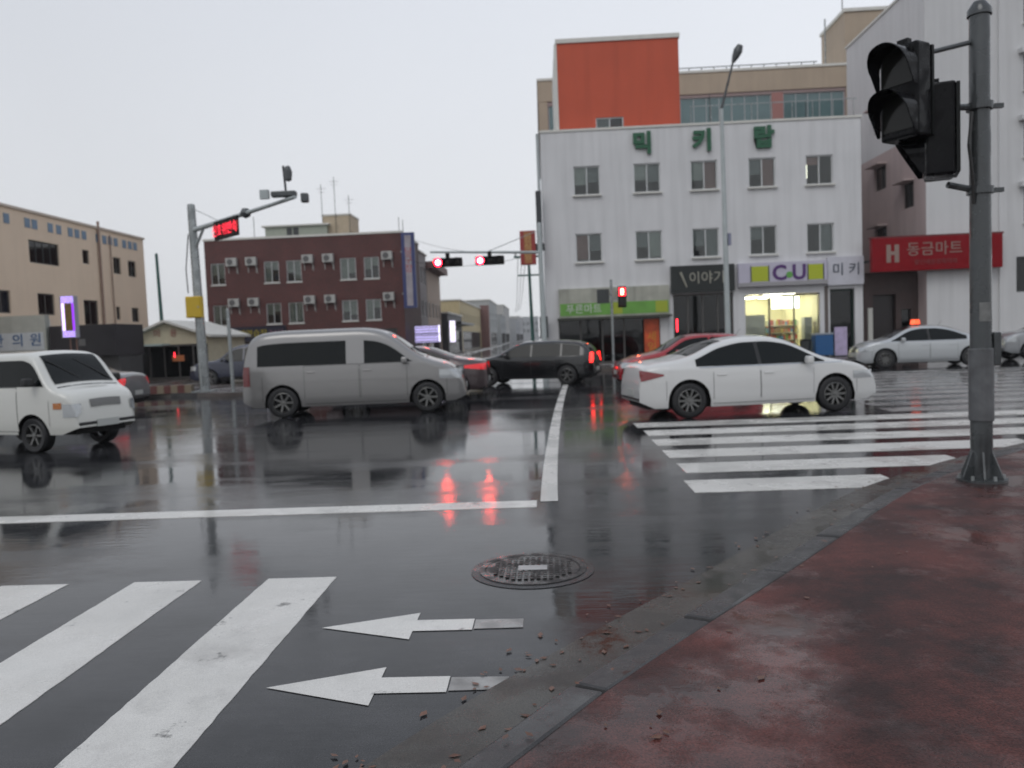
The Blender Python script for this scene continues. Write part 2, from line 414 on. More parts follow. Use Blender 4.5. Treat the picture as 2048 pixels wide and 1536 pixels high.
# road markings
def strip(pts, z=.004):
    mb = MB(); k = 0
    mb.poly([(x, y, z) for x, y in pts]); return mb
def ragged(x0, x1, y0, y1, along='x', n=26, a=.012, z=.004):
    """A painted bar with slightly worn edges."""
    mb = MB()
    top, bot = [], []
    for i in range(n+1):
        t = i/n; j = lambda: random.uniform(-a, a)
        if along == 'x': top.append((x0+(x1-x0)*t, y1+j(), z)); bot.append((x0+(x1-x0)*t, y0+j(), z))
        else: top.append((x1+j(), y0+(y1-y0)*t, z)); bot.append((x0+j(), y0+(y1-y0)*t, z))
    k = len(mb.v); mb.v += bot+top
    rim = bot+top[::-1]; kr = len(mb.v); mb.v += rim+[(px_, py_, -.002) for px_, py_, pz_ in rim]; q = len(rim)
    for i in range(q):
        j = (i+1) % q; mb.f.append((kr+i, kr+q+i, kr+q+j, kr+j))
    for i in range(n): mb.f.append((k+i, k+i+1, k+n+2+i, k+n+1+i) if along == 'x' else (k+i+1, k+i, k+n+1+i, k+n+2+i))
    return mb
cw = struct('crosswalk')
x = -1.48
for i in range(9):
    ragged(x-.475, x, 1.2, 5.36, 'y', 60, .003).build('stripe', PAINT, cw); x -= .945
for (y0, tip) in ((4.385, -1.31), (3.615, -1.36)):
    hw, sw = .205, .085
    strip([(tip, y0), (tip+.53, y0-hw), (tip+.53, y0-sw), (tip+.86, y0-sw), (tip+.86, y0+sw), (tip+.53, y0+sw), (tip+.53, y0+hw)]).build('arrow', PAINT, cw)
    strip([(tip+.868, y0-sw*.85), (tip+1.14, y0-sw*.8), (tip+1.14, y0+sw*.8), (tip+.868, y0+sw*.85)]).build('arrow_tail', mat('worn_paint', (.26, .255, .245), .4, var=.3, vscale=8, wet=5), cw)
ln = struct('stop_line')
ragged(-9.3, -.12, 7.42, 7.72, 'x', 80, .006).build('painted_line', PAINT, ln)
lc = struct('centre_line')
mb = MB()
N = 40
for i in range(N):
    t0, t1 = i/N, (i+1)/N
    xa, xb, ya, yb = .0+.68*t0**1.4, .0+.68*t1**1.4, 7.66+18.4*t0, 7.66+18.4*t1
    mb.quad((xa-.085, ya, .0045), (xa+.085, ya, .0045), (xb+.085, yb, .0045), (xb-.085, yb, .0045))
mb.build('painted_line', PAINT, lc)
FADED = wet_ground('faded_road_paint', (.36, .35, .34), (.22, .215, .21), .7, .08, .4, 180, .4, stain=(.05, .045, .045), wear=(.03, .03, .03), speck=.2)
cw2 = struct('crosswalk')
ends = [3.5, 4.72, 6.2, 7.9, 9.4]
y = 7.86
for i in range(17):
    xl = (1.38 + (.16 if 0 < i < 6 else .05) + random.uniform(-.03, .03)) if i < 6 else 5.6+.1*i
    ragged(xl, ends[i] if i < len(ends) else (10.5 if i < 6 else 15.5), y, y+.66, 'x', 40, .008).build('stripe', PAINT if i < 6 else FADED, cw2); y += 1.115

# manhole
mh = thing('manhole_cover', 'round cast iron manhole cover set in the wet road near the kerb', 'manhole', (-.13, 5.41, 0)); mh.scale = (.92, .92, 1)
IRON = mat('cast_iron', (.035, .033, .032), .38, metal=.6, var=.3, vscale=9, bump=.2, wet=8)
MB().lathe([(.46, .004), (.40, .009)], n=40).build('surround', wet_ground('wet_patch', (.034, .034, .035), (.02, .02, .022), 1.3, .05, .3, 200, .4), mh)
MB().lathe([(.40, .0), (.40, .014), (.355, .014), (.355, .006)], n=40).build('frame', IRON, mh)
MB().lathe([(.35, .0), (.35, .012), (.0, .012)], n=40).build('lid', IRON, mh)
st = MB()
for ix in range(-7, 8):
    for iy in range(-7, 8):
        px, py = ix*.045, iy*.045
        if px*px+py*py < .315**2 and not (abs(px) < .13 and abs(py) < .075): st.box(px-.014, px+.014, py-.014, py+.014, .0125, .021)
st.build('stud_pattern', IRON, mh)['kind'] = 'stuff'
MB().box(-.11, .11, -.055, .055, .0125, .02).build('badge_plate', mat('worn_steel', (.4, .4, .4), .3, metal=.7, var=.2), mh, bevel=.004)
LEAFM = mat('wet_leaf', (.10, .035, .014), .35, var=.4, vscale=3)
lf = MB()
for i in range(230):
    t = random.random()**1.2
    k = int(len(near_edge)*.12 + t*len(near_edge)*.4); p = near_edge[min(k, len(near_edge)-2)]; q = near_edge[min(k+1, len(near_edge)-1)]
    d = Vector((q[0]-p[0], q[1]-p[1])).normalized(); nn = Vector((-d.y, d.x))
    off = random.choice([random.gauss(.24, .06), random.gauss(.62, .05), random.uniform(-.5, .9)])
    c = Vector(p)+d*random.uniform(0, .4)+nn*off
    z = .131 if off < 0 else (.142 if off < .18 else .008)
    s, a = random.uniform(.012, .034), random.uniform(0, 6.28); e = [(s, 0), (.25*s, .45*s), (-.8*s, .1*s), (.2*s, -.5*s)]
    lf.quad(*[(c.x+u*math.cos(a)-w*math.sin(a), c.y+u*math.sin(a)+w*math.cos(a), z+random.uniform(0, .004)) for u, w in e])
tag(lf.build('fallen_leaves', LEAFM), 'brown wet leaves lying along the gutter', 'leaves', kind='stuff')

# ------------------------------------------------------------------ buildings
def wall_grid(mb, x0, x1, z0, z1, y, ops, reveal):
    xs = sorted({x0, x1, *[v for o in ops for v in o[:2]]}); zs = sorted({z0, z1, *[v for o in ops for v in o[2:4]]})
    for a, b in zip(xs[:-1], xs[1:]):
        for c, d in zip(zs[:-1], zs[1:]):
            mxx, mz = (a+b)/2, (c+d)/2
            if any(o[0] < mxx < o[1] and o[2] < mz < o[3] for o in ops): continue
            mb.quad((a, y, c), (b, y, c), (b, y, d), (a, y, d))
    for (a, b, c, d) in [o[:4] for o in ops]:
        e = y+reveal
        mb.quad((a, y, c), (a, y, d), (a, e, d), (a, e, c)); mb.quad((b, y, d), (b, y, c), (b, e, c), (b, e, d))
        mb.quad((a, y, d), (b, y, d), (b, e, d), (a, e, d)); mb.quad((b, y, c), (a, y, c), (a, e, c), (b, e, c))
def shell(root, x0, x1, z0, z1, D, ops, m, reveal=.16, name='wall', roof=True, y0=0.0, side=None):
    mb = MB(); wall_grid(mb, x0, x1, z0, z1, y0, ops, reveal)
    if side is None:
        mb.quad((x0, D, z0), (x0, y0, z0), (x0, y0, z1), (x0, D, z1)); mb.quad((x1, y0, z0), (x1, D, z0), (x1, D, z1), (x1, y0, z1))
    bk = mb if side is None else MB()
    bk.quad((x1, D, z0), (x0, D, z0), (x0, D, z1), (x1, D, z1))
    if side is not None: bk.build('back_wall', m, root)
    w = mb.build(name, m, root)
    if roof: MB().box(x0+.02, x1-.02, y0+.02, D-.02, z1-.3, z1-.1).build('roof', ROOFM, root)
    return w
def window(root, x0, x1, z0, z1, y, frame=None, glass=None, n=2, fw=.05, blinds=(), sill=True, fr_out=0.0):
    frame = frame or ALU; glass = glass or GLASS
    mb = MB(); a, b = y-.03, y+.03
    mb.box(x0, x1, a, b, z0, z0+fw).box(x0, x1, a, b, z1-fw, z1).box(x0, x0+fw, a+.001, b-.001, z0+fw, z1-fw).box(x1-fw, x1, a+.001, b-.001, z0+fw, z1-fw)
    w = (x1-x0-2*fw)/n
    for i in range(1, n): mb.box(x0+fw+i*w-fw*.45, x0+fw+i*w+fw*.45, a+.002, b-.002, z0+fw, z1-fw)
    f = mb.build('window', frame, root)
    for i in range(n):
        xa, xb = x0+fw+i*w+.004, x0+fw+(i+1)*w-.004
        MB().box(xa, xb, y-.004, y+.004, z0+fw+.004, z1-fw-.004).build('pane', glass, f)
    for (i, frac, bm) in blinds:
        xa, xb = x0+fw+i*w, x0+fw+(i+1)*w
        MB().box(xa, xb, y+.10, y+.115, z1-(z1-z0)*frac, z1-.02).build('blind', bm, f)
    if sill: MB().box(x0-.06, x1+.06, y-.24, y-.032, z0-.07, z0-.004).build('sill', COPING, f)
    return f
def coping(root, x0, x1, y0, y1, z, h=.12, over=.06, m=None, t=.28, name='coping'):
    mb = MB(); m = m or COPING
    mb.box(x0-over, x1+over, y0-over, y0+t, z, z+h).box(x0-over, x1+over, y1-t, y1+over, z, z+h)
    mb.box(x0-over, x0+t, y0+t+.001, y1-t-.001, z, z+h).box(x1-t, x1+over, y0+t+.001, y1-t-.001, z, z+h)
    return mb.build(name, m, root)

# --- white three-storey building with shops (local x = world X - .2, facade at Y 38)
B1 = thing('shop_building', 'white three-storey building with green letters and a row of shops', 'building', (.2, 38, 0))
wx = [(1.48, 2.72), (4.28, 5.52), (6.92, 8.16), (9.58, 10.82), (12.2, 13.44)]
ops = [(a, b, 8.09, 9.43) for a, b in wx] + [(a, b, 4.98, 6.31) for a, b in wx]
shops = [(.55, 5.7, .14, 2.35), (5.95, 8.75, .14, 3.3), (9.3, 12.75, .14, 3.12), (13.2, 14.35, .14, 3.25)]
shell(B1, 0, 14.72, 0, 11.05, 11, ops+shops, WHITE, .16)
coping(B1, 0, 14.72, 0, 11, 11.05, .1, .05)
bl = [[(0, .62, BLIND), (1, .55, BLINDD)], [(0, .55, BLIND), (1, .62, BLINDD)], [(0, .65, BLIND), (1, .95, BLINDP)], [(0, .55, BLINDD), (1, .95, BLINDP)], [(0, .3, BLINDP)]]
bl2 = [[(0, .9, BLINDP), (1, .6, BLINDD)], [(0, .55, BLINDD), (1, .9, BLIND)], [(0, .6, BLINDD), (1, .95, BLINDD)], [(0, .45, BLINDD)], [(1, .95, BLINDD)]]
for (a, b), q in zip(wx, bl): window(B1, a+.002, b-.002, 8.092, 9.428, .1, blinds=q)
for (a, b), q in zip(wx, bl2): window(B1, a+.002, b-.002, 4.982, 6.308, .1, blinds=q)
LIT = emat('warm_tube', (1, .95, .75), 6)
MB().box(12.2+.17, 12.2+.24, .6, .66, 8.5, 9.3).build('lamp_tube', LIT, B1)
GREENL = mat('green_letter', (.012, .10, .045), .4)
for ch, xx in (('믹', 4.72), ('키', 7.48), ('랍', 10.28)):
    text(ch, 1.04, GREENL, B1, (xx, -.09, 10.28), 'letter', .06, bold=.045)
# orange penthouse
OR = sub('penthouse', B1, (0, 0, 0))
mb = MB(); wall_grid(mb, .92, 6.6, 10.8, 15.25, .5, [(2.65, 3.95, 10.95, 11.75)], .12)
mb.quad((.92, 7, 10.8), (.92, .5, 10.8), (.92, .5, 15.25), (.92, 7, 15.25)).quad((6.6, .5, 10.8), (6.6, 7, 10.8), (6.6, 7, 15.25), (6.6, .5, 15.25)).quad((6.6, 7, 10.8), (.92, 7, 10.8), (.92, 7, 15.25), (6.6, 7, 15.25))
mb.build('wall', ORANGE, OR)
MB().box(.86, 6.66, .44, 7.06, 15.25, 15.45).build('coping', COPING, OR)
window(OR, 2.652, 3.948, 10.952, 11.748, .58, blinds=[(0, 1, BLINDD)])
MB().box(.80, .918, .45, 7, 10.8, 15.24).build('edge_trim', COPING, OR)
# corner pipe and small fixtures
MB().tube((-.14, -.05, .13), (-.14, -.05, 11), .07).build('downpipe', PALEP, B1, True)
mb = MB()
for i in range(26): mb.tube((7+i*.3, .14, 11.15), (7+i*.3, .14, 11.95), .012, n=5)
mb.box(7, 14.5, .13, .16, 11.93, 11.97)
MB().box(7, 14.6, .13, .16, 11.93, 11.97).build('rail', STEEL, B1)
for i in range(9): MB().tube((7.03+i*.93, .145, 11.15), (7.03+i*.93, .145, 11.93), .018, n=6).build('rail_post', STEEL, B1)
for (xx, h) in ((8.3, 1.6), (12.9, 1.1)): MB().tube((xx, 2, 10.9), (xx, 2, 11.4+h), .02, n=6).build('antenna', DKFRAME, B1)

# shop fittings
MULL = mat('shop_mullion', (.10, .095, .09), .4, metal=.3)
def shopfront(root, x0, x1, z0, z1, y, n, door=None, glass=GLASSD, m=None):
    m = m or MULL
    mb = MB(); mb.box(x0, x1, y-.04, y+.04, z1-.08, z1-.002).box(x0, x1, y-.04, y+.04, z0, z0+.12)
    for i in range(n+1):
        xx = x0+(x1-x0)*i/n; mb.box(max(x0, xx-.035), min(x1, xx+.035), y-.038, y+.038, z0+.12, z1-.08)
    f = mb.build('shopfront', m, root)
    for i in range(n):
        xa, xb = x0+(x1-x0)*i/n+.04, x0+(x1-x0)*(i+1)/n-.04
        MB().box(xa, xb, y-.005, y+.005, z0+.125, z1-.085).build('pane', glass, f)
    return f
# shop 1: green fascia
f1 = shopfront(B1, .56, 5.69, .15, 2.34, .2, 5)
for (a, b, z0, z1, c) in ((.7, 1.5, .5, 1.3, (.35, .42, .43)), (1.55, 2.4, .35, 1.9, (.30, .09, .09)), (2.75, 3.3, .4, 1.35, (.3, .35, .4)), (3.2, 4.0, .6, 1.7, (.28, .11, .11))):
    MB().box(a, b, .36, .37, z0, z1).build('poster', mat('poster_%d' % int(a*10), c, .5, var=.35, vscale=6), f1)
fa = MB().box(.6, 5.75, -.22, -.003, 2.4, 3.75).build('fascia_sign', mat('grimy_fascia', (.40, .40, .34), .5, var=.15, vscale=2, streak=.3), B1)
GRN = mat('green_print', (.14, .34, .06), .45, var=.12, vscale=2)
MB().box(.65, 5.7, -.232, -.221, 2.48, 3.05).build('green_band', GRN, fa)
LIME = mat('lime_print', (.34, .40, .03), .45)
MB().box(3.0, 3.55, -.24, -.233, 2.5, 3.03).build('lime_panel', LIME, fa)
MB().box(5.1, 5.66, -.24, -.233, 2.5, 3.03).build('lime_panel', LIME, fa)
WHL = mat('white_letter', (.62, .62, .6), .45)
text('푸른마트', .46, WHL, fa, (1.75, -.24, 2.76), 'lettering', .008)
text('야채 과일', .36, mat('brown_letter', (.22, .17, .13), .5), fa, (3.1, -.232, 3.38), 'lettering', .008)
MB().prism_y([(.5, 2.38), (5.8, 2.38), (5.8, 2.28), (.5, 2.28)], -.6, -.02).build('awning', mat('awning_dark', (.06, .065, .05), .6), B1)
MB().box(4.55, 5.25, -.12, -.06, .3, 2.2).build('banner', mat('orange_banner', (.50, .075, .02), .5, var=.35, vscale=2.5), B1)
text('세일', .5, mat('gold_letter', (.55, .25, .02), .5), B1, (4.9, -.125, 1.1), 'banner_lettering', .004, vertical=True)
MB().box(5.3, 5.68, -.05, -.01, .15, 2.3).build('column_panel', WHITE2, B1)
# shop 2: black fascia
f2 = shopfront(B1, 5.96, 8.74, .15, 3.29, .2, 4)
fb = MB().box(5.85, 8.78, -.26, -.003, 3.35, 4.6).build('fascia_sign', mat('black_fascia', (.010, .014, .013), .35, var=.1), B1)
text('이야기', .62, mat('cream_letter', (.34, .33, .27), .5), fb, (7.5, -.27, 3.98), 'lettering', .008)
mb = MB()
for i in range(7): mb.tube((6.28+.04*i, -.275, 4.3-.1*i), (6.32+.04*i, -.275, 4.2-.1*i), .06-.004*i, .055-.004*i, 6)
mb.build('swoosh_mark', MATS['cream_letter'], fb)
MB().box(6.1, 6.16, .1, .14, 1.55, 2.15).build('neon_tube', emat('red_neon', (1, .03, .05), 5), f2)
for i in range(4): MB().box(6.05+i*.68, 6.55+i*.68, .42, .44, .4, 1.3+.2*(i % 2)).build('poster', mat('pale_poster_%d' % i, (.22+.04*i, .30, .31), .5, var=.3, vscale=5), f2)
MB().box(6.9, 7.02, .36, .40, 1.5, 2.4).build('menu_strip', WHL, f2); MB().box(7.25, 7.37, .36, .40, 1.5, 2.4).build('menu_strip', WHL, f2)
# shop 3: lit convenience store
room = MB(); x0, x1, yb, zt = 9.28, 12.77, 6.0, 3.25
room.quad((x0, yb, .14), (x1, yb, .14), (x1, yb, zt), (x0, yb, zt)).quad((x0, .17, .14), (x0, yb, .14), (x0, yb, zt), (x0, .17, zt)).quad((x1, yb, .14), (x1, .17, .14), (x1, .17, zt), (x1, yb, zt))
room.quad((x0, .17, zt), (x0, yb, zt), (x1, yb, zt), (x1, .17, zt)).quad((x0, yb, .16), (x0, .17, .16), (x1, .17, .16), (x1, yb, .16))
rm = room.build('shop_interior', mat('shop_wall', (.62, .58, .42), .6), B1)
f3 = shopfront(B1, 9.31, 12.74, .15, 3.11, .2, 3, glass=GLASSC)
for (xa, ya) in ((10.72, 1.0), (11.4, 1.0), (10.4, 2.6), (11.3, 2.6), (10.4, 4.2), (11.3, 4.2)):
    MB().box(xa, xa+.5, ya, ya+1.15, 3.13, 3.2).build('ceiling_light', emat('shop_tube', (1, .97, .72), 15), rm)
MB().box(10.68, 11.95, .5, .62, 2.45, 3.0).build('light_box', emat('shop_lightbox', (1, .98, .86), 4), rm)
goods = [mat('goods_%d' % i, c, .5) for i, c in enumerate([(.5, .4, .1), (.45, .1, .08), (.1, .25, .4), (.6, .6, .5), (.15, .35, .12), (.3, .2, .1)])]
for (sx, sy, w) in ((10.75, 1.7, 1.0), (11.6, 2.3, .95), (9.6, 3.0, 1.0), (10.9, 4.6, 1.4)):
    s = MB()
    for k in range(5): s.box(sx, sx+w, sy, sy+.4, .2+k*.36, .23+k*.36)
    s.box(sx, sx+w, sy+.4, sy+.43, .16, 1.75)
    so = s.build('shelf', mat('shelf_cream', (.6, .57, .45), .5), rm)
    for k in range(5):
        xx = sx+.02
        while xx < sx+w-.14:
            d = random.uniform(.08, .14); MB().box(xx, xx+d-.015, sy+.04, sy+.34, .235+k*.36, .235+k*.36+random.uniform(.16, .29)).build('goods', random.choice(goods), so); xx += d
MB().box(9.4, 10.35, .55, .6, .4, 2.2).build('white_poster', mat('poster_white', (.62, .62, .58), .5, var=.1), rm)
MB().box(12.25, 12.6, .7, 1.2, .16, 2.0).build('cooler', mat('cooler_grey', (.3, .32, .32), .4), rm)
fc = MB().box(8.95, 13.0, -.30, -.003, 3.5, 4.58).build('fascia_sign', mat('lilac_fascia', (.50, .48, .57), .4, var=.05), B1)
MB().box(8.93, 13.02, -.32, -.301, 3.5, 3.68).build('lower_trim', mat('grey_trim', (.32, .31, .32), .4), fc)
LIME2 = mat('lime_block', (.42, .48, .02), .4)
for (a, b) in ((9.55, 10.3), (12.15, 12.8)):
    MB().box(a, b, -.312, -.301, 3.72, 4.42).build('lime_block', LIME2, fc)
    MB().box(a-.06, a-.01, -.315, -.301, 3.70, 4.44).build('dark_bar', DKFRAME, fc); MB().box(b+.01, b+.06, -.315, -.301, 3.70, 4.44).build('dark_bar', DKFRAME, fc)
PURP = mat('purple_letter', (.085, .025, .15), .4)
text('C', .95, PURP, fc, (10.82, -.31, 4.06), 'letter', .012, bold=.03); text('U', .95, PURP, fc, (11.72, -.31, 4.06), 'letter', .012, bold=.03)
MB().lathe([(0, -.318), (.15, -.318), (.15, -.301)], 'y', 20, (11.27, 0, 3.98)).build('green_dot', mat('green_dot', (.12, .36, .07), .4), fc)
MB().box(12.95, 13.12, -.02, .1, .14, 3.4).build('pilaster', mat('brown_stone', (.12, .10, .09), .5), B1)
fd = MB().box(13.06, 14.70, -.20, -.003, 3.42, 4.72).build('fascia_sign', mat('white_fascia', (.55, .55, .6), .4, var=.06), B1)
text('미 키', .62, mat('navy_letter', (.02, .035, .06), .4), fd, (13.9, -.21, 4.1), 'lettering', .012)
f4 = shopfront(B1, 13.21, 14.34, .15, 3.24, .3, 1, m=mat('dark_green_frame', (.012, .045, .03), .4))
MB().box(13.3, 14.25, .5, .52, 1.9, 3.0).build('green_sign', mat('green_door_sign', (.012, .07, .04), .5, var=.2), f4)
# vertical signs on the corner of the white building
MB().box(-.32, -.06, -.55, -.35, 5.9, 8.3).build('blade_sign', mat('blade_dark', (.03, .035, .04), .4), B1)
MB().box(-.34, .04, -.6, -.3, 1.5, 2.5).build('meter_box', DKFRAME, B1)

# projecting red sign by the corner
rs = thing('projecting_sign', 'tall red and orange sign board projecting from the corner of the white building', 'sign', (-.55, 37.2, 4.9))
MB().box(-.36, .36, -.12, .12, 0, 1.55).build('panel', mat('red_panel', (.30, .035, .03), .45, var=.1), rs, bevel=.02)
MB().box(-.17, .17, -.128, -.121, .06, 1.49).build('stripe', mat('ochre_stripe', (.36, .15, .05), .45), rs)
text('한식당', .40, mat('gold_print', (.5, .33, .12), .45), rs, (0, -.13, .78), 'lettering', .004, vertical=True)
MB().box(.36, .78, -.05, .05, .62, .95).build('bracket', DKFRAME, rs)

# blue cooler and standee before the lit shop
bc = thing('cooler_box', 'blue ice cream cooler standing outside the lit shop', 'cooler', (12.75, 37.2, .13))
MB().box(-.4, .4, -.3, .3, .08, 1.02).build('body', mat('cooler_blue', (.02, .10, .26), .4), bc, bevel=.03)
MB().box(-.42, .42, -.32, .32, 1.025, 1.1).build('lid', mat('cooler_lid', (.3, .34, .38), .3), bc, bevel=.02)
stn = thing('standee', 'slim pale lilac advertising stand beside the blue cooler', 'sign', (13.55, 37.1, .13))
MB().box(-.28, .28, -.02, .02, .06, 1.35).build('panel', mat('lilac_print', (.45, .38, .55), .45, var=.2, vscale=4), stn)
MB().box(-.32, .32, -.18, .18, 0, .06).build('base', DKFRAME, stn)
drum = thing('rubbish_bin', 'dark rubbish bin standing by the blue cooler', 'bin', (12.0, 37.25, .13))
MB().lathe([(0, 0), (.2, 0), (.25, .75), (.22, .76)], n=20).build('body', DKFRAME, drum, True)
MB().lathe([(.26, .76), (.24, .84), (0, .88)], n=20).build('lid', BLACK, drum, True)

# --- tan block behind
B2 = thing('office_block', 'tan clad office block with a band of teal windows behind the white building', 'building', (.3, 52, 0))
o2 = [(8.9, 14.6, 14.55, 16.25), (15.35, 19.3, 14.55, 16.25), (.55, 1.05, 13, 16.2)]
shell(B2, 0, 19.2, 0, 16.45, 20, [(a, min(b, 19.15), c, d) for a, b, c, d in o2], TANP, .12, roof=False)
MB().box(-.08, 19.25, -.08, 20, 16.45, 17.75).build('parapet', TAN, B2)
MB().box(-.12, 19.3, -.14, 20.1, 17.75, 17.9).build('coping', COPING, B2)
MB().box(-.06, .5, -.06, -.002, 8, 16.448).build('corner_panel', TAN, B2)
for (a, b, c, d), n in zip([(a, min(b, 19.15), c, d) for a, b, c, d in o2], (7, 5, 1)):
    window(B2, a+.002, b-.002, c+.002, d-.002, .1, frame=mat('grey_frame', (.42, .43, .44), .4), glass=TEAL, n=n, sill=False)
for xx in (.62, 1.0): text('F', .8, mat('blue_logo', (.03, .05, .4), .4), B2, (.82, -.03, 16.75-.05), 'logo_mark', .02) if xx < .7 else None
MB().box(14.62, 15.33, -.05, -.002, 14.4, 16.3).build('pier', mat('rose_cladding', (.36, .17, .15), .7), B2)
MB().box(8.1, 8.88, -.05, -.002, 14.4, 16.3).build('pier', MATS['rose_cladding'], B2)
for i in range(12):
    MB().tube((9+i*.8, 1.5, 17.9), (9+i*.8, 1.5, 18.6), .03, n=6).build('rail_post', DKFRAME, B2)
MB().box(8.9, 18, 1.48, 1.52, 18.55, 18.6).build('rail', DKFRAME, B2)
B2b = thing('stair_tower', 'higher tan tower stepping up behind the tan office block', 'building', (19.55, 52.05, 0))
MB().box(0, 12, 0, 4.2, 0, 21.05).build('wall', TAN, B2b)
MB().box(-.1, 12.1, -.1, 4.3, 21.05, 21.25).build('coping', COPING, B2b)
MB().tube((-.35, 2.5, 14), (-.35, 2.5, 21.6), .05).build('downpipe', STEEL, B2b)
for xx in (.6, 4.4): MB().tube((xx, 2, 21.2), (xx, 2, 23.2), .03, n=6).build('antenna', DKFRAME, B2b)

# --- white five-storey block at the alley
B3 = thing('apartment_block', 'white five-storey block whose pinkish side wall faces the alley', 'building', (17.6, 37.5, 0))
o3 = [(4.35, 6.6, z, z+1.55) for z in (5.85, 8.8, 11.75, 14.7)] + [(4.0, 10, 2.75, 4.35)]
shell(B3, 0, 12, 0, 17.0, 9.2, o3, WHITE2, .18, side=False)
mb = MB()     # side wall with small openings, facing the alley
def side_wall(mb, ops, D, z1, z0=0):
    ys = sorted({0, D, *[v for o in ops for v in o[:2]]}); zs = sorted({z0, z1, *[v for o in ops for v in o[2:4]]})
    for a, b in zip(ys[:-1], ys[1:]):
        for c, d in zip(zs[:-1], zs[1:]):
            if any(o[0] < (a+b)/2 < o[1] and o[2] < (c+d)/2 < o[3] for o in ops): continue
            mb.quad((0, b, c), (0, a, c), (0, a, d), (0, b, d))
    for a, b, c, d in ops:
        e = .2
        mb.quad((0, a, c), (0, a, d), (e, a, d), (e, a, c)).quad((0, b, d), (0, b, c), (e, b, c), (e, b, d)).quad((0, a, d), (0, b, d), (e, b, d), (e, a, d)).quad((0, b, c), (0, a, c), (e, a, c), (e, b, c))
so = [(4.2, 5.6, 5.4, 6.5), (4.2, 5.6, 8.4, 9.6), (1.2, 2.4, 7.0, 8.2), (4.2, 5.6, 11.3, 12.5)]
side_wall(mb, so[:3], 9.2, 10.2); mb.build('side_wall', PINK, B3)
mb = MB(); side_wall(mb, so[3:], 9.2, 17.0, 10.2); mb.build('upper_side_wall', WHITE2, B3)
MB().quad((12, 0, 0), (12, 9.2, 0), (12, 9.2, 17), (12, 0, 17)).build('end_wall', WHITE2, B3)
for a, b, c, d in so:
    w = MB().box(.12, .14, a, b, c, d).build('window', GLASSD, B3)
    MB().box(.10, .16, (a+b)/2-.03, (a+b)/2+.03, c, d).build('mullion', DKFRAME, w)
    MB().box(-.5, -.002, a-.1, b+.1, d, d+.08).build('hood', PINK, w)
for a, b, c, d in o3[:4]:
    window(B3, a+.002, b-.002, c+.002, d-.002, .12, frame=DKFRAME, glass=GLASSD, n=2, blinds=[(0, .5, BLINDD)])
    MB().box(a-.25, b+.2, -.32, -.002, d+.06, d+.28).build('hood', WHITE2, B3)
window(B3, 4.002, 9.998, 2.752, 4.348, .12, frame=DKFRAME, glass=GLASSD, n=4, sill=False)
MB().box(3.2, 3.55, -.12, -.002, .13, 16.9).build('pilaster', WHITE2, B3)
coping(B3, 0, 12, 0, 9.2, 17.0, .12)
# low shop infill in the alley mouth
B4 = thing('alley_shop', 'dark brown low shop squeezed into the alley beneath the red fascia', 'shop', (15.05, 38.3, 0))
BROWN = mat('dark_brown_wall', (.055, .035, .032), .6, var=.15)
shell(B4, 0, 2.5, 0, 3.95, 6, [(.45, 1.5, .14, 2.9), (1.75, 2.2, .5, 2.2)], BROWN, .2)
MB().box(.47, 1.48, .25, .27, .15, 2.89).build('door', mat('dark_door', (.02, .015, .015), .35), B4)
MB().box(1.77, 2.18, .15, .17, .52, 2.18).build('window', GLASSD, B4)
MB().box(.18, .38, -.12, -.01, .13, 2.3).build('light_pillar', mat('pale_pillar', (.5, .5, .46), .5), B4)
sg = thing('fascia_board', 'long red sign board with white lettering over the alley shop', 'sign', (14.95, 36.95, 3.88))
REDB = mat('red_sign_face', (.22, .005, .010), .5, spec=.15, var=.08)
MB().box(0, 5.75, 0, .3, 0, 1.5).build('panel', REDB, sg, bevel=.02)
MB().box(-.05, 5.8, .02, .34, 1.5, 1.58).build('top_trim', mat('red_trim', (.12, .01, .012), .5), sg)
CRM = mat('faded_cream', (.27, .19, .16), .5)
for (a, b) in ((.62, .82), (.98, 1.18)): MB().box(a, b, -.012, -.001, .4, 1.2).build('emblem_bar', CRM, sg)
MB().box(.82, .98, -.012, -.001, .74, .9).build('emblem_bar', CRM, sg)
text('동금마트', .66, CRM, sg, (2.75, -.012, .92), 'lettering', .008, spacing=1.05)
text('할인매장정육야채', .26, mat('dull_rose', (.18, .04, .04), .5), sg, (2.8, -.01, .36), 'small_lettering', .006)
MB().box(.1, .2, .3, 1.3, .5, .6).build('bracket', DKFRAME, sg); MB().box(5.4, 5.5, .3, .55, .5, .6).build('bracket', DKFRAME, sg)

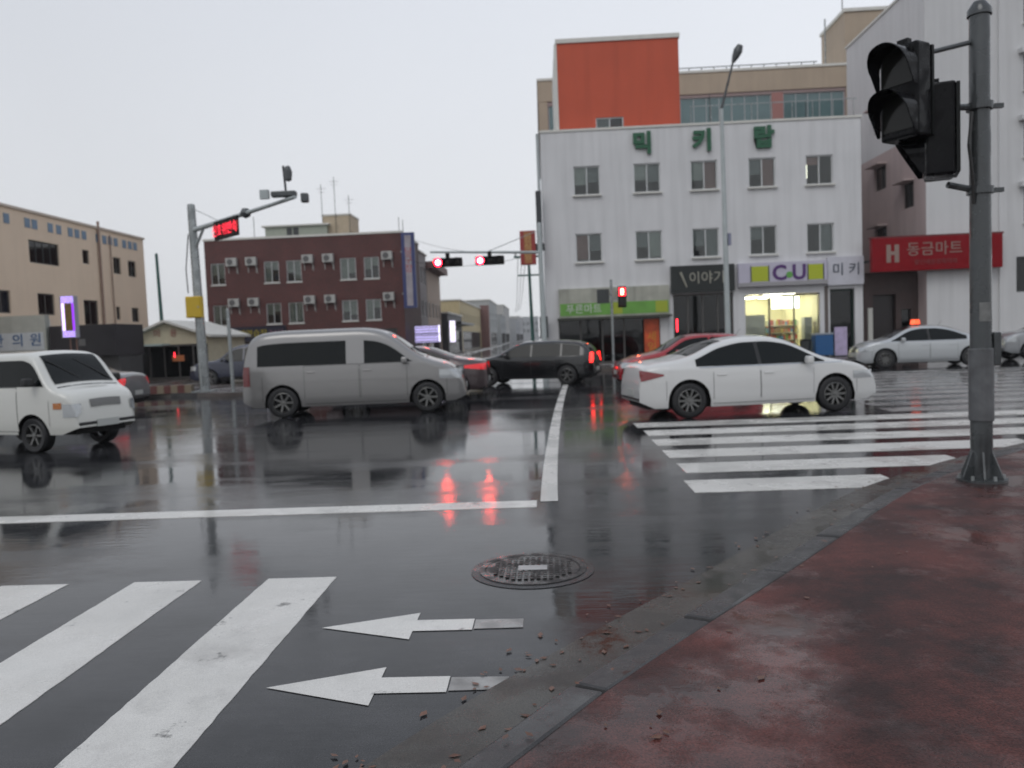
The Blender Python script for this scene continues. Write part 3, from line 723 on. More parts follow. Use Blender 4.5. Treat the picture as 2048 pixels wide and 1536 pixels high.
# --- brick building
B5 = thing('brick_building', 'dark red brick three-storey building with rooftop tank and wall air conditioners', 'building', (-24.5, 58, 0))
def brick_mat():
    m = bpy.data.materials.new('dark_brick'); m.use_nodes = True; n, l = m.node_tree.nodes, m.node_tree.links; b = n['Principled BSDF']
    b.inputs['Roughness'].default_value = .7
    tcn = n.new('ShaderNodeTexCoord'); mp = n.new('ShaderNodeMapping'); mp.inputs['Rotation'].default_value = (R(90), 0, 0)
    br = n.new('ShaderNodeTexBrick'); br.inputs['Scale'].default_value = 4; br.inputs['Color1'].default_value = (.115, .033, .029, 1); br.inputs['Color2'].default_value = (.085, .028, .025, 1); br.inputs['Mortar'].default_value = (.07, .05, .045, 1)
    br.inputs['Mortar Size'].default_value = .015
    l.new(tcn.outputs['Object'], mp.inputs[0]); l.new(mp.outputs[0], br.inputs['Vector'])
    no = n.new('ShaderNodeTexNoise'); no.inputs['Scale'].default_value = .7; no.inputs['Detail'].default_value = 5; l.new(tcn.outputs['Object'], no.inputs['Vector'])
    mr = n.new('ShaderNodeMapRange'); mr.inputs['To Min'].default_value = .6; mr.inputs['To Max'].default_value = 1.4; l.new(no.outputs['Fac'], mr.inputs['Value'])
    vm = n.new('ShaderNodeVectorMath'); vm.operation = 'SCALE'; l.new(br.outputs['Color'], vm.inputs[0]); l.new(mr.outputs[0], vm.inputs['Scale']); l.new(vm.outputs[0], b.inputs['Base Color'])
    return m
BRICK = brick_mat()
CURT = mat('dim_curtain', (.40, .40, .36), .8, var=.15, vscale=2)
bwx = [(.4, 1.45), (4.35, 5.45), (6.0, 7.1), (9.95, 11.1), (11.7, 12.8)]
o5 = [(a, b, 6.25, 7.8) for a, b in bwx] + [(a, b, 3.25, 4.75) for a, b in bwx] + [(.2, 5.6, .14, 2.0), (6.2, 13.9, .14, 2.6)]
shell(B5, 0, 14.5, 0, 9.45, 8, o5, BRICK, .14)
coping(B5, 0, 14.5, 0, 8, 9.45, .15)
for k, (a, b) in enumerate(bwx):
    for z in (6.252, 3.252): window(B5, a+.002, b-.002, z, z+(1.546 if z > 5 else 1.496), .09, blinds=[(0, .95 if (k+int(z)) % 2 else .55, CURT), (1, (.7, .4, .9)[k % 3], CURT)], sill=False)
    for z in (6.2, 3.2): MB().box(a-.05, b+.05, -.06, -.002, z-.03, z+.04).build('sill', COPING, B5)
ACW = mat('ac_casing', (.42, .42, .40), .5, var=.06); GRILL = mat('ac_grille', (.10, .10, .10), .5)
for ax in (1.65, 3.1, 7.25, 8.75, 13.05):
    for z in (7.55, 4.6):
        ac = sub('air_conditioner', B5, (ax, -.01, z))
        MB().box(0, .8, -.34, -.03, 0, .58).build('casing', ACW, ac, bevel=.02)
        MB().lathe([(0, -.346), (.22, -.346), (.22, -.341)], 'y', 18, (.32, 0, .29)).build('fan_grille', GRILL, ac)
        for bx in (.08, .68): MB().box(bx, bx+.05, -.36, -.0, -.05, -.005).box(bx, bx+.05, -.04, -.0, -.5, -.05).build('bracket', ACW, ac)
        MB().path([(.75, -.06, .05), (.78, -.03, -.6)], .02).build('hose', ACW, ac)
shopfront(B5, .22, 5.58, .15, 1.99, .2, 5); shopfront(B5, 6.22, 13.88, .15, 2.59, .2, 6)
nb = MB().box(.1, 5.75, -.3, -.003, 2.05, 3.1).build('fascia_sign', mat('navy_fascia', (.012, .013, .03), .4), B5)
text('노래연습장', .58, mat('yellow_letter', (.42, .34, .03), .45), nb, (3.1, -.31, 2.58), 'lettering', .01)
text('코인', .6, mat('mauve_letter', (.26, .12, .17), .45), nb, (.75, -.31, 2.58), 'lettering', .01); text('24시', .55, MATS['mauve_letter'], nb, (5.1, -.31, 2.58), 'lettering', .01)
MB().prism_y([(5.85, 2.7), (7.6, 2.15), (7.6, 2.05), (5.85, 2.05)], -1.0, -.002).build('awning', mat('green_awning', (.03, .07, .06), .6), B5)
MB().box(3.9, 8.6, 2.0, 6.5, 9.3, 10.55).build('rooftop_room', mat('pale_green_panel', (.36, .39, .32), .6, var=.06), B5)
MB().box(5.55, 5.95, 1.97, 1.999, 9.5, 10.45).build('rooftop_door', DKFRAME, B5); MB().box(6.05, 6.45, 1.97, 1.999, 9.5, 10.45).build('rooftop_door', DKFRAME, B5)
MB().box(3.7, 8.8, 1.8, 6.7, 10.55, 10.66).build('rooftop_roof', COPING, B5)
MB().box(8.2, 10.3, 2.4, 5.2, 9.3, 11.25).build('water_tank_room', mat('cream_panel', (.50, .41, .29), .7, var=.06), B5)
MB().box(8.15, 10.35, 2.35, 5.25, 11.25, 11.38).build('water_tank_roof', COPING, B5)
MB().prism_y([(10.3, 9.5), (11.9, 9.5), (10.3, 10.1)], 2.6, 5).build('stair_cover', MATS['cream_panel'], B5)
for (xx, h) in ((8.25, 13.6), (9.25, 14.1), (10.3, 12.7), (3.0, 11.4), (14.0, 10.9), (14.3, 10.7)):
    an = MB().tube((xx, 2.2, 9.4), (xx, 2.2, h), .025, n=6)
    if h > 12: an.box(xx-.35, xx+.35, 2.19, 2.21, h-.35, h-.33).box(xx-.25, xx+.25, 2.19, 2.21, h-.6, h-.58)
    an.build('antenna', DKFRAME, B5)
bs = thing('blade_sign', 'tall blue and white vertical sign on the corner of the brick building', 'sign', (-9.95, 57.75, 4.0))
MB().box(0, .95, -.1, .15, 0, 5.4).build('panel', mat('blue_sign', (.03, .045, .16), .4), bs)
MB().box(.25, .7, -.11, -.101, .15, 5.2).build('centre_strip', mat('pale_strip', (.36, .33, .36), .45, var=.2, vscale=2), bs)
text('당구장', .62, mat('red_letter', (.40, .05, .06), .45), bs, (.475, -.115, 3.4), 'lettering', .004, vertical=True)
MB().box(-.1, -.001, -.05, .1, 1, 1.1).build('bracket', STEEL, bs); MB().box(-.1, -.001, -.05, .1, 4, 4.1).build('bracket', STEEL, bs)

# --- buildings lining the side street beyond the brick building (facing +X)
def row_house(name, label, y0, y1, h, m, x=-10.0, D=9, rows=(), trim=None, shop=True):
    b = thing(name, label, 'building', (x, y0, 0), R(90))
    W = y1-y0; ops = []
    for (z0, z1, n) in rows:
        for i in range(n): c = W*(i+.5)/n; ops.append((c-.6, c+.6, z0, z1))
    nshop = [(W*.08, W*.92, .14, 2.6)] if shop else []
    shell(b, 0, W, 0, h, D, ops+nshop, m, .14)
    for o in ops: window(b, o[0]+.002, o[1]-.002, o[2]+.002, o[3]-.002, .09, blinds=[(0, .6, BLIND)], sill=False)
    for o in nshop: shopfront(b, o[0]+.01, o[1]-.01, .15, 2.59, .12, max(2, int(W/1.6)))
    coping(b, 0, W, 0, D, h, .16, .12, trim or COPING)
    return b
row_house('grey_house', 'narrow grey rendered house adjoining the brick building', 66.05, 69.9, 8.9, mat('grey_render', (.33, .31, .31), .75, var=.08, streak=.2), rows=((3.6, 5, 2), (6.4, 7.8, 2)), D=5)
bt = row_house('tiled_house', 'tan house with a brown tiled eave along the side street', 70.1, 79, 7.8, mat('tan_render', (.45, .36, .29), .75, var=.08), rows=((3.6, 5, 4),), trim=mat('brown_tile', (.14, .06, .05), .6))
MB().prism_y([(-.3, 7.9), (9.2, 7.9), (9.0, 8.5), (-.1, 8.5)], -.8, 3).build('eave', MATS['brown_tile'], bt)
low = row_house('low_shop', 'low dark shop under a flat canopy on the side street', 79.2, 93, 4.2, mat('charcoal_wall', (.06, .06, .065), .6, var=.1), x=-9.4)
MB().box(-.3, 14, -1.4, -.002, 3.1, 3.35).build('canopy', DKFRAME, low)
cr = row_house('cream_house', 'cream two-storey house with a brown gable column far along the street', 97, 131, 6.3, mat('cream_render', (.52, .43, .25), .75, var=.08), rows=((3.5, 4.9, 9),))
MB().box(32.2, 34.05, -1.35, -.002, 0, 6.9).build('corner_column', mat('brown_column', (.17, .085, .075), .6), cr)
cols = [(.40, .41, .40), (.34, .35, .35), (.45, .44, .42), (.36, .37, .38), (.42, .42, .42)]
far = [(140, 162, 8.2, -9.2), (168, 190, 6.5, -8.8), (196, 230, 9.5, -9.5), (238, 280, 7.2, -8), (290, 350, 9, -8.5)]
desc = ['pale grey block nearest the cream house along the street', 'lower grey block between two taller far blocks', 'taller pale block far down the street', 'low distant block near the vanishing end of the street', 'most distant grey block closing the street']
for (a, b, h, xx), c, d in zip(far, cols, desc):
    row_house('distant_block', d, a, b, h, mat('far_wall_%d' % a, c, .8, var=.1), x=xx, rows=((3.6, 5, 6), (5.6, 6.2, 6)) if h > 7 else ((3.4, 4.8, 6),))['group'] = 'distant blocks down the street'
end = thing('street_end_block', 'hazy grey block seen at the far end of the street', 'building', (-14, 380, 0))
shell(end, 0, 12, 0, 11, 10, [(i*2+.5, i*2+1.5, z, z+1.5) for i in range(6) for z in (3.5, 7)], mat('far_end', (.4, .41, .42), .8), .2)
for i in range(6):
    for z in (3.5, 7): window(end, i*2+.502, i*2+1.498, z+.002, z+1.498, .1, sill=False)

# light boards on the side street
def led_post(name, label, loc, w, h, zc, m, posts=1, edge=None, t=.16):
    k = thing(name, label, 'sign', loc)
    MB().box(-w/2, w/2, 0, t, zc-h/2, zc+h/2).build('case', DKFRAME, k)
    MB().box(-w/2+.03, w/2-.03, -.012, -.001, zc-h/2+.03, zc+h/2-.03).build('led_panel', m, k)
    for i in range(posts):
        px = 0 if posts == 1 else (-w/2+.08 + (w-.16)*i/(posts-1))
        MB().tube((px, t/2, 0), (px, t/2, zc-h/2), .04, n=8).build('post', edge or STEEL, k)
    return k
VIO = grid_emat('violet_led_grid', (.62, .55, 1.0), 1.5, 9, 5, .3)
k = led_post('light_board', 'wide violet LED board by the side street', (-8.75, 60.5, .13), 1.95, 1.28, 1.95, VIO, 2)
MB().box(-.95, .95, -.02, -.013, 1.92, 1.98).build('divider', DKFRAME, k)
MB().box(.86, .95, -.02, -.013, 1.35, 2.6).build('edge_strip', emat('white_violet', (.85, .82, 1), 2.2), k)
k = led_post('light_sign', 'narrow upright white LED sign beside the wide violet LED board', (-7.0, 62, .13), .52, 1.7, 2.1, grid_emat('white_led_grid', (.85, .8, 1.0), 2.2, 10, 5, .2), 1)
MB().lathe([(0, -.03), (.14, -.025), (.16, -.013)], 'y', 20, (0, 0, 2.1)).build('orange_mark', emat('peach_glow', (1, .75, .5), 2), k)

# --- beige building on the left (wall faces +X)
B6 = thing('beige_building', 'beige three-storey building with a frieze of small blue squares', 'building', (-24.5, 26, 0), R(90))
Y0 = 26
bw = [(37.8, 40.2, 6.1, 7.2, 4), (42.3, 42.95, 6.45, 7.2, 1), (45.35, 46.2, 6.15, 7.1, 2), (47.0, 47.95, 6.1, 7.05, 2), (38.2, 39.55, 3.6, 4.65, 2), (42.1, 43.5, 3.15, 4.5, 2), (45.35, 45.8, 3.5, 4.25, 1), (47.1, 47.95, 3.4, 4.25, 2), (35.0, 36.2, 3.6, 4.65, 2), (32, 34, 6.1, 7.2, 2)]
shell(B6, 0, 23, 0, 8.5, 14, [(a-Y0, b-Y0, c, d) for a, b, c, d, n in bw], BEIGE, .16)
for a, b, c, d, n in bw: window(B6, a-Y0+.002, b-Y0-.002, c+.002, d-.002, .1, frame=DKFRAME if n > 2 else mat('bronze_frame', (.12, .11, .10), .4), glass=GLASSD, n=n, sill=False, blinds=[(n-1, .95, BLINDD)])
coping(B6, 0, 23, 0, 14, 8.5, .12, .08, mat('beige_coping', (.6, .52, .44), .7))
SQB = mat('blue_tile', (.15, .23, .33), .4, var=.1)
for pxs in (36.3, 37.8, 38.35, 39.6, 40.3, 41.3, 41.9, 42.55, 43.9, 44.55, 45.15, 45.75, 46.7, 47.35, 47.95):
    MB().box(pxs-Y0-.2, pxs-Y0+.2, -.025, -.002, 7.75, 8.2).build('frieze_square', SQB, B6)
for yy, r in ((43.85, .07), (45.0, .035)): MB().tube((yy-Y0, -.09, .1), (yy-Y0, -.09, 8.9 if r > .05 else 8.3), r, n=10).build('downpipe', mat('brown_pipe', (.28, .19, .15), .5), B6)
# shop boards in front of it
k = thing('clinic_sign', 'large white sign board with blue lettering in front of the beige building', 'sign', (-27.5, 33.9, 0))
MB().box(0, 6.0, 0, .3, 1.45, 3.35).build('panel', mat('offwhite_panel', (.40, .41, .37), .5, var=.06, streak=.15), k)
MB().box(.05, 5.9, -.02, -.002, 1.85, 2.62).build('lower_panel', mat('white_panel', (.50, .53, .55), .45, var=.05), k)
BLUEL = mat('blue_letter', (.03, .10, .24), .45)
for ch, xx in (('한', 3.85), ('의', 4.75), ('원', 5.55)): text(ch, .6, BLUEL, k, (xx, -.03, 2.26), 'letter', .01)
for xx in (.2, 5.7): MB().tube((xx, .2, 0), (xx, .2, 1.5), .06).build('post', STEEL, k)
MB().box(.3, 5.6, .9, 1.0, 0, 3.2).build('back_wall', WHITE2, k)
k = thing('black_board', 'black sign board behind the violet light sign', 'sign', (-21.4, 33.95, 0))
MB().box(.02, 2.95, 0, 2.4, 1.5, 2.85).build('panel', mat('black_board_face', (.014, .013, .017), .45, var=.1), k)
MB().box(1.3, 1.6, -.012, -.001, 1.95, 2.25).build('notice', mat('grey_notice', (.12, .12, .12), .5), k)
MB().box(.1, 2.9, .3, 2.3, .1, 1.498).build('lower_wall', mat('dark_shop_wall', (.05, .05, .05), .6, var=.2), k)
k = thing('violet_sign', 'upright sign edged with violet and white LED on thin posts', 'sign', (-19.3, 32, .13))
MB().box(-.32, .27, 0, .26, 2.15, 3.85).build('case', mat('pale_case', (.36, .36, .42), .5), k)
MB().box(-.13, .15, -.012, -.001, 2.45, 3.55).build('brown_panel', mat('brown_screen', (.16, .095, .02), .4, var=.3, vscale=8), k)
VE = grid_emat('violet_edge', (.5, .35, 1.0), 2.2, 14, 12, .25)
MB().box(-.26, .24, -.012, -.001, 2.17, 2.44).build('led_panel', VE, k); MB().box(-.26, .24, -.012, -.001, 3.56, 3.83).build('led_panel', VE, k)
MB().box(-.26, -.16, -.014, -.001, 2.445, 3.555).build('led_strip', emat('violet_white', (.68, .5, 1), 2.6), k); MB().box(.17, .24, -.014, -.001, 2.445, 3.555).build('led_strip', emat('violet_deep', (.3, .02, .9), 1.6), k)
for xx in (-.06, .2): MB().tube((xx, .12, -.01), (xx, .12, 2.16), .035, n=8).build('post', mat('rusty_post', (.16, .09, .07), .5), k)

# --- small gabled shop
B7 = thing('gabled_shop', 'small cream gabled shop with a pale awning beside the beige building', 'shop', (-21.3, 39.5, 0))
CREAM = mat('cream_gable', (.48, .43, .31), .75, var=.08)
mb = MB(); W = 4.5
MB().poly([(0, 0, 1.9), (W, 0, 1.9), (W, 0, 2.25), (W*.55, 0, 3.0), (0, 0, 2.0)]).build('gable', CREAM, B7)
mb.quad((0, 5, 0), (0, 0, 0), (0, 0, 2.0), (0, 5, 2.0)).quad((W, 0, 0), (W, 5, 0), (W, 5, 2.25), (W, 0, 2.25)).quad((W, 5, 0), (0, 5, 0), (0, 5, 2.0), (W, 5, 2.0))
mb.build('wall', CREAM, B7)
mb = MB(); mb.prism_y([(-.3, 1.93), (W*.55, 3.02), (W+.3, 2.2), (W+.3, 2.32), (W*.55, 3.14), (-.3, 2.05)], -.35, 5.2); mb.build('roof', mat('pale_roof_sheet', (.55, .54, .5), .5, var=.1), B7)
shopfront(B7, .02, W-.02, .14, 1.89, .05, 6, glass=GLASSD)
MB().prism_y([(.2, 1.95), (2.6, 1.95), (2.6, 1.85), (.2, 1.85)], -.95, -.01).build('awning', mat('pale_teal_awning', (.36, .43, .42), .5), B7)
for xx in (1.95, 2.8): text('미용'[0 if xx < 2.5 else 1], .42, mat('dull_red_letter', (.24, .05, .05), .5), B7, (xx, -.015, 2.45), 'letter', .008)
MB().box(2.75, 3.35, -.2, -.15, 1.05, 1.35).build('orange_sign', mat('orange_sign', (.42, .14, .05), .5), B7)
MB().box(2.86, 2.90, -.22, -.2, 1.25, 1.5).build('neon_tube', MATS['red_neon'], B7)
shed = thing('distant_shed', 'low far shed with a dull red roof edge behind the gabled shop', 'shed', (-33, 72, 0))
MB().box(0, 9, 0, 6, 0, 3.1).build('wall', WHITE2, shed); MB().box(-.2, 9.2, -.2, 6.2, 3.1, 3.6).build('roof', mat('dull_red_roof', (.16, .05, .05), .6), shed)
MB().box(1.4, 2.4, -.03, -.001, 0.2, 2.2).build('door', DKFRAME, shed)

# ------------------------------------------------------------------ poles, signals, lamps
def utility_cables(name, label, a, b, sag, n=3, gap=.22):
    for i in range(n):
        pts = []
        for k in range(17):
            t = k/16; p = Vector(a).lerp(Vector(b), t); p.z -= sag*4*t*(1-t); p.x += (i-(n-1)/2)*gap; p.z += .12*i; pts.append(p)
        o = MB().path(pts, .018, 5).build(name, CABLE); tag(o, label[i], 'cable', 'cables along the side street')
k = thing('utility_pole', 'slim green steel utility pole near the corner of the white building', 'pole', (-.55, 44, 0))
MB().tube((0, 0, 0), (-.1, 0, 6.4), .11, .07, 12).build('pole', GREENP, k, True)
MB().box(-.9, .7, -.05, .05, 5.9, 6.0).build('crossarm', GREENP, k); MB().box(-.7, .5, -.05, .05, 4.9, 4.98).build('crossarm', GREENP, k)
for xx in (-.8, -.4, .1, .55): MB().lathe([(0, 6.0), (.05, 6.0), (.06, 6.1), (.03, 6.2), (0, 6.2)], n=8, c=(xx, 0, 0)).build('insulator', PALEP, k)
utility_cables('overhead_cable', ['lowest of the thin dark cables strung along the side street', 'middle one of the thin dark cables strung along the side street', 'highest of the thin dark cables strung along the side street'], (-1.0, 44, 5.9), (-4.5, 140, 6.6), 1.6)
for i, (q, lab) in enumerate((((-9.9, 58.2, 9.3), 'slack cable running from the green pole to the top of the brick building'), ((-9.9, 58.2, 7.6), 'lower slack cable running from the green pole to the brick wall'))):
    pts = []
    for kx in range(17):
        t = kx/16; p = Vector((-.65, 44, 6.3-.3*i)).lerp(Vector(q), t); p.z -= 1.1*4*t*(1-t)*.5; pts.append(p)
    tag(MB().path(pts, .012, 5).build('overhead_cable', CABLE), lab, 'cable', 'cables along the side street')
k = thing('utility_pole', 'thin dark green pole standing behind the gabled shop', 'pole', (-21.9, 45.5, 0))
MB().tube((0, 0, 0), (-.12, 0, 7.1), .12, .08, 12).build('pole', GREENP, k, True); MB().lathe([(.09, 7.1), (.06, 7.2), (0, 7.22)], n=10, c=(-.12, 0, 0)).build('cap', GREENP, k)

# mast with two horizontal signals
ms = thing('signal_mast', 'grey mast arm pole carrying the two hanging red signals', 'pole', (.05, 34.6, .13))
MB().tube((0, 0, 0), (-.05, 0, 6.2), .13, .09, 14).build('pole', PALEP, ms, True)
MB().lathe([(.09, 6.2), (.07, 6.3), (0, 6.33)], n=12, c=(-.05, 0, 0)).build('cap', PALEP, ms)
MB().tube((-.05, 0, 5.05), (-4.45, -2.4, 5.0), .065, .04, 10).build('arm', PALEP, ms, True)
MB().tube((-.05, 0, 6.0), (-2.2, -1.2, 5.06), .015, n=6).build('stay', STEEL, ms)
MB().box(-.25, .2, -.25, .25, 0, .04).build('base_plate', PALEP, ms)
def h_signal(x, y, z, label, rz):
    s = thing('traffic_signal', label, 'traffic light', (x, y, z), rz, 'red signals over the street')
    MB().box(0, 1.17, 0, .2, -.18, .18).build('housing', BLACK, s, bevel=.05)
    for i in range(3):
        c = (.2+i*.385, 0, 0)
        MB().lathe([(0, -.02), (.10, -.016), (.145, -.001)], 'y', 22, c).build('lens', RED_L if i == 0 else OFFLENS, s, True)
        if i == 0: MB().lathe([(0, -.028), (.085, -.024)], 'y', 20, c).build('lamp_core', RED_C, s)
        vm = MB()
        for q in range(14):
            a0, a1 = R(-20+q*220/14), R(-20+(q+1)*220/14); r = .165
            p = lambda a, yy: (c[0]+r*math.cos(a), yy, r*math.sin(a))
            vm.quad(p(a0, -.002), p(a1, -.002), p(a1, -.22), p(a0, -.22))
        vm.build('visor', BLACK, s)
    MB().box(.5, .66, .05, .15, .18, .36).build('hanger', BLACK, s)
h_signal(-4.28, 32.0, 4.68, 'farther red traffic signal at the tip of the mast arm', 0)
h_signal(-2.62, 32.35, 4.72, 'red traffic signal nearer the pole on the mast arm', 0)

# pedestrian signal on the far corner
ps = thing('pedestrian_signal', 'thin grey post with a small lit red pedestrian signal before the white building', 'traffic light', (2.97, 34.4, .13))
MB().tube((0, 0, 0), (0, 0, 3.75), .055, n=12).build('post', STEEL, ps, True)
MB().box(.27, .62, -.12, .12, 2.55, 3.45).build('housing', BLACK, ps, bevel=.03)
MB().box(.31, .58, -.135, -.121, 3.04, 3.38).build('lens', emat('red_person_lens', (1, .015, .03), 6), ps)
MB().box(.40, .49, -.142, -.136, 3.09, 3.33).build('standing_figure', RED_C, ps)
MB().box(.31, .58, -.135, -.121, 2.62, 2.96).build('lens', OFFLENS, ps)
MB().box(.05, .28, -.03, .03, 2.9, 2.98).build('bracket', STEEL, ps)
MB().box(-.62, -.1, -.04, .04, 2.75, 3.35).build('sign_plate', DKFRAME, ps); MB().box(-.12, -.04, -.02, .02, 3.0, 3.08).build('bracket', STEEL, ps)
MB().lathe([(.12, 0), (.12, .05), (.06, .12)], n=14).build('base', STEEL, ps)

# street lamp before the white building
sl = thing('street_lamp', 'tall grey street lamp with a short leaning arm before the white building', 'street lamp', (7.9, 34.6, .13))
MB().tube((0, 0, 0), (-.06, 0, 10.7), .13, .075, 14).build('post', PALEP, sl, True)
MB().tube((-.06, 0, 10.68), (.42, -.25, 12.6), .06, .04, 10).build('arm', DSTEEL, sl, True)
lh = MB().lathe([(0, -.42), (.07, -.4), (.15, -.15), (.19, .1), (.13, .32), (0, .38)], 'x', 16)
lh.xf(Matrix.Translation((.55, -.35, 12.85)) @ Matrix.Rotation(R(-65), 4, 'Y')); lh.build('lamp_head', DSTEEL, sl, True)
MB().box(.08, .2, -.1, .1, 5.0, 5.5).build('junction_box', mat('blue_grey_box', (.22, .23, .32), .5), sl); MB().lathe([(.2, 0), (.2, .1), (.13, .4)], n=14).build('base', PALEP, sl)

# enforcement camera gantry on the left
gp = thing('camera_gantry', 'grey gantry pole with an arm carrying traffic cameras', 'pole', (-11.75, 27.2, .13))
MB().tube((0, 0, 0), (-.1, 0, 6.35), .17, .13, 16).build('pole', STEEL, gp, True)
MB().lathe([(.13, 6.35), (.12, 6.42), (0, 6.45)], n=14, c=(-.1, 0, 0)).build('cap', STEEL, gp)
MB().box(-.35, .35, -.35, .35, 0, .05).build('base_plate', STEEL, gp); MB().box(-.4, .4, -.4, .4, -.1, -.001).build('footing', GUT, gp)
A, B = Vector((-.05, 0, 5.55)), Vector((5.0, -4.9, 5.6))
MB().tube(A, B, .09, .05, 12).build('arm', PALEP, gp, True)
MB().tube((-.05, 0, 4.9), A.lerp(B, .12), .05, n=8).build('brace', PALEP, gp)
MB().tube((-.08, 0, 6.3), A.lerp(B, .3), .012, n=5).build('stay', STEEL, gp)
P = A.lerp(B, .56); MB().lathe([(0, -.16), (.13, -.1), (.17, 0), (.1, .14), (0, .16)], n=14, c=tuple(P)).build('camera_dome', DSTEEL, gp, True)
P = A.lerp(B, .93)
MB().box(P.x-.42, P.x+.28, P.y-.12, P.y+.12, P.z+.08, P.z+.24).build('camera_box', DSTEEL, gp, bevel=.03); MB().box(P.x+.42, P.x+.62, P.y-.1, P.y+.1, P.z-.1, P.z+.16).build('camera', DSTEEL, gp, bevel=.03)
MB().tube(P, (P.x-.05, P.y, P.z+.95), .035, n=8).build('sensor_mast', DSTEEL, gp); MB().lathe([(0, -.22), (.09, -.18), (.12, .05), (.07, .2), (0, .24)], n=12, c=(P.x+.08, P.y, P.z+.72)).build('sensor', DSTEEL, gp, True)
MB().box(P.x-.75, P.x-.5, P.y-.06, P.y+.06, P.z+.05, P.z+.3).build('flood_lamp', PALEP, gp)
MB().path([(-.2, -.13, 5.4), (-.32, -.2, 4.2), (-.3, -.19, 3.4)], .02).build('cable', CABLE, gp)
dd = (B-A).normalized(); ang = math.atan2(dd.y, dd.x); P = A.lerp(B, .40)
lb = thing('led_board', 'black LED message board with red Korean lettering hung on the gantry arm', 'sign', (gp.location.x+P.x, gp.location.y+P.y, .13+P.z-.32), ang)
MB().box(-.85, .85, -.16, -.1, -.30, .30).build('case', BLACK, lb)
text('신호위반', .40, emat('red_led', (1, .02, .05), 2.0), lb, (-.26, -.165, -.03), 'lettering', .004)
text('단속', .40, MATS['red_led'], lb, (.46, -.165, -.03), 'lettering', .004); text('중', .34, emat('dim_red_led', (.7, .02, .03), 1.0), lb, (.76, -.165, -.03), 'lettering', .004)
MB().box(-.5, -.44, -.1, .02, -.1, .34).build('bracket', STEEL, lb); MB().box(.44, .5, -.1, .02, -.1, .34).build('bracket', STEEL, lb)
yb_ = thing('yellow_box', 'yellow control box strapped to the grey gantry pole', 'box', (-11.8, 26.95, 2.68))
MB().box(-.26, .26, -.2, .08, 0, .72).build('cabinet', YELLOW, yb_, bevel=.02); MB().box(-.23, .23, -.215, -.201, .04, .68).build('door', mat('yellow_door', (.55, .37, .02), .4), yb_)
MB().box(-.2, .2, .08, .12, .3, .36).build('strap', STEEL, yb_); MB().lathe([(0, -.225), (.03, -.222), (.03, -.216)], 'y', 10, (.18, 0, .36)).build('lock', STEEL, yb_)
tp = thing('sign_post', 'thin grey post standing beside the gantry pole', 'pole', (-10.45, 26.4, .13))
MB().tube((0, 0, 0), (-.03, 0, 2.75), .06, n=10).build('post', STEEL, tp, True); MB().lathe([(.062, 2.74), (.04, 2.79), (0, 2.8)], n=10, c=(-.03, 0, 0)).build('cap', STEEL, tp)
hb = thing('kerb_barrier', 'low red and cream striped barrier at the foot of the gantry pole', 'barrier', (-14.3, 27.1, .1))
for i in range(9): MB().box(i*.24, i*.24+.235, -.12, .12, .03, .30).build('block', mat('barrier_red', (.11, .035, .03), .5) if i % 2 else mat('barrier_cream', (.20, .16, .11), .5), hb)
MB().box(-.03, 2.2, -.15, .15, 0, .029).build('base', GUT, hb)

# near signal pole
np_ = thing('signal_pole', 'dark grey steel signal pole standing on the red pavement corner', 'pole', (3.96, 7.42, .125))
MB().tube((0, 0, .02), (0, 0, 4.15), .092, .084, 24).build('pole', DSTEEL, np_, True)
MB().lathe([(.10, 4.15), (.10, 4.2), (.055, 4.27), (0, 4.29)], n=20).build('cap', DSTEEL, np_, True)
MB().lathe([(0, 0), (.21, 0), (.21, .022), (.1, .024)], n=28).build('base_plate', DSTEEL, np_)
for i in range(6):
    a = R(i*60+10); g2 = MB(); g2.prism_y([(.09, .024), (.185, .024), (.185, .04), (.095, .27), (.085, .27)], -.009, .009); g2.xf(Matrix.Rotation(a, 4, 'Z')); g2.build('gusset', DSTEEL, np_)
    MB().tube((.175*math.cos(a+.5), .175*math.sin(a+.5), .02), (.175*math.cos(a+.5), .175*math.sin(a+.5), .06), .016, n=6).build('anchor_bolt', STEEL, np_)
for z in (2.62, 3.36):
    MB().lathe([(.094, z-.03), (.112, z-.03), (.112, z+.03), (.094, z+.03)], n=22).build('clamp_band', DSTEEL, np_)
    MB().box(.1, .2, -.02, .02, z-.02, z+.02).build('clamp_bolt', DSTEEL, np_)
MB().tube((-.05, 0, 3.93), (-.68, -.12, 3.78), .022, n=10).build('bracket_arm', DSTEEL, np_)
MB().tube((-.05, 0, 3.36), (-.30, -.03, 3.36), .03, n=8).build('bracket_arm', DSTEEL, np_); MB().tube((-.05, 0, 2.63), (-.30, -.03, 2.68), .03, n=8).build('bracket_arm', DSTEEL, np_)
MB().box(.085, .15, -.06, .06, 1.05, 1.35).build('button_box', DSTEEL, np_, bevel=.01)
MB().lathe([(.102, .55), (.1045, .56), (.1035, 1.2), (.1005, 1.21)], n=22).build('pole_sleeve', mat('worn_sleeve', (.10, .105, .11), .4, var=.3, vscale=7), np_)
MB().path([(-.1, -.06, 3.3), (-.16, -.12, 3.0), (-.12, -.1, 2.75), (-.085, -.05, 2.5)], .014).build('signal_cable', CABLE, np_)
stk = MB()
for q in range(6):
    a0, a1 = R(-125+q*11), R(-114+q*11); rr_ = .0935
    stk.quad((rr_*math.cos(a0), rr_*math.sin(a0), 1.45), (rr_*math.cos(a1), rr_*math.sin(a1), 1.45), (rr_*math.cos(a1), rr_*math.sin(a1), 1.62), (rr_*math.cos(a0), rr_*math.sin(a0), 1.62))
stk.build('pole_sticker', mat('faded_sticker', (.16, .165, .16), .5, var=.3, vscale=12), np_)
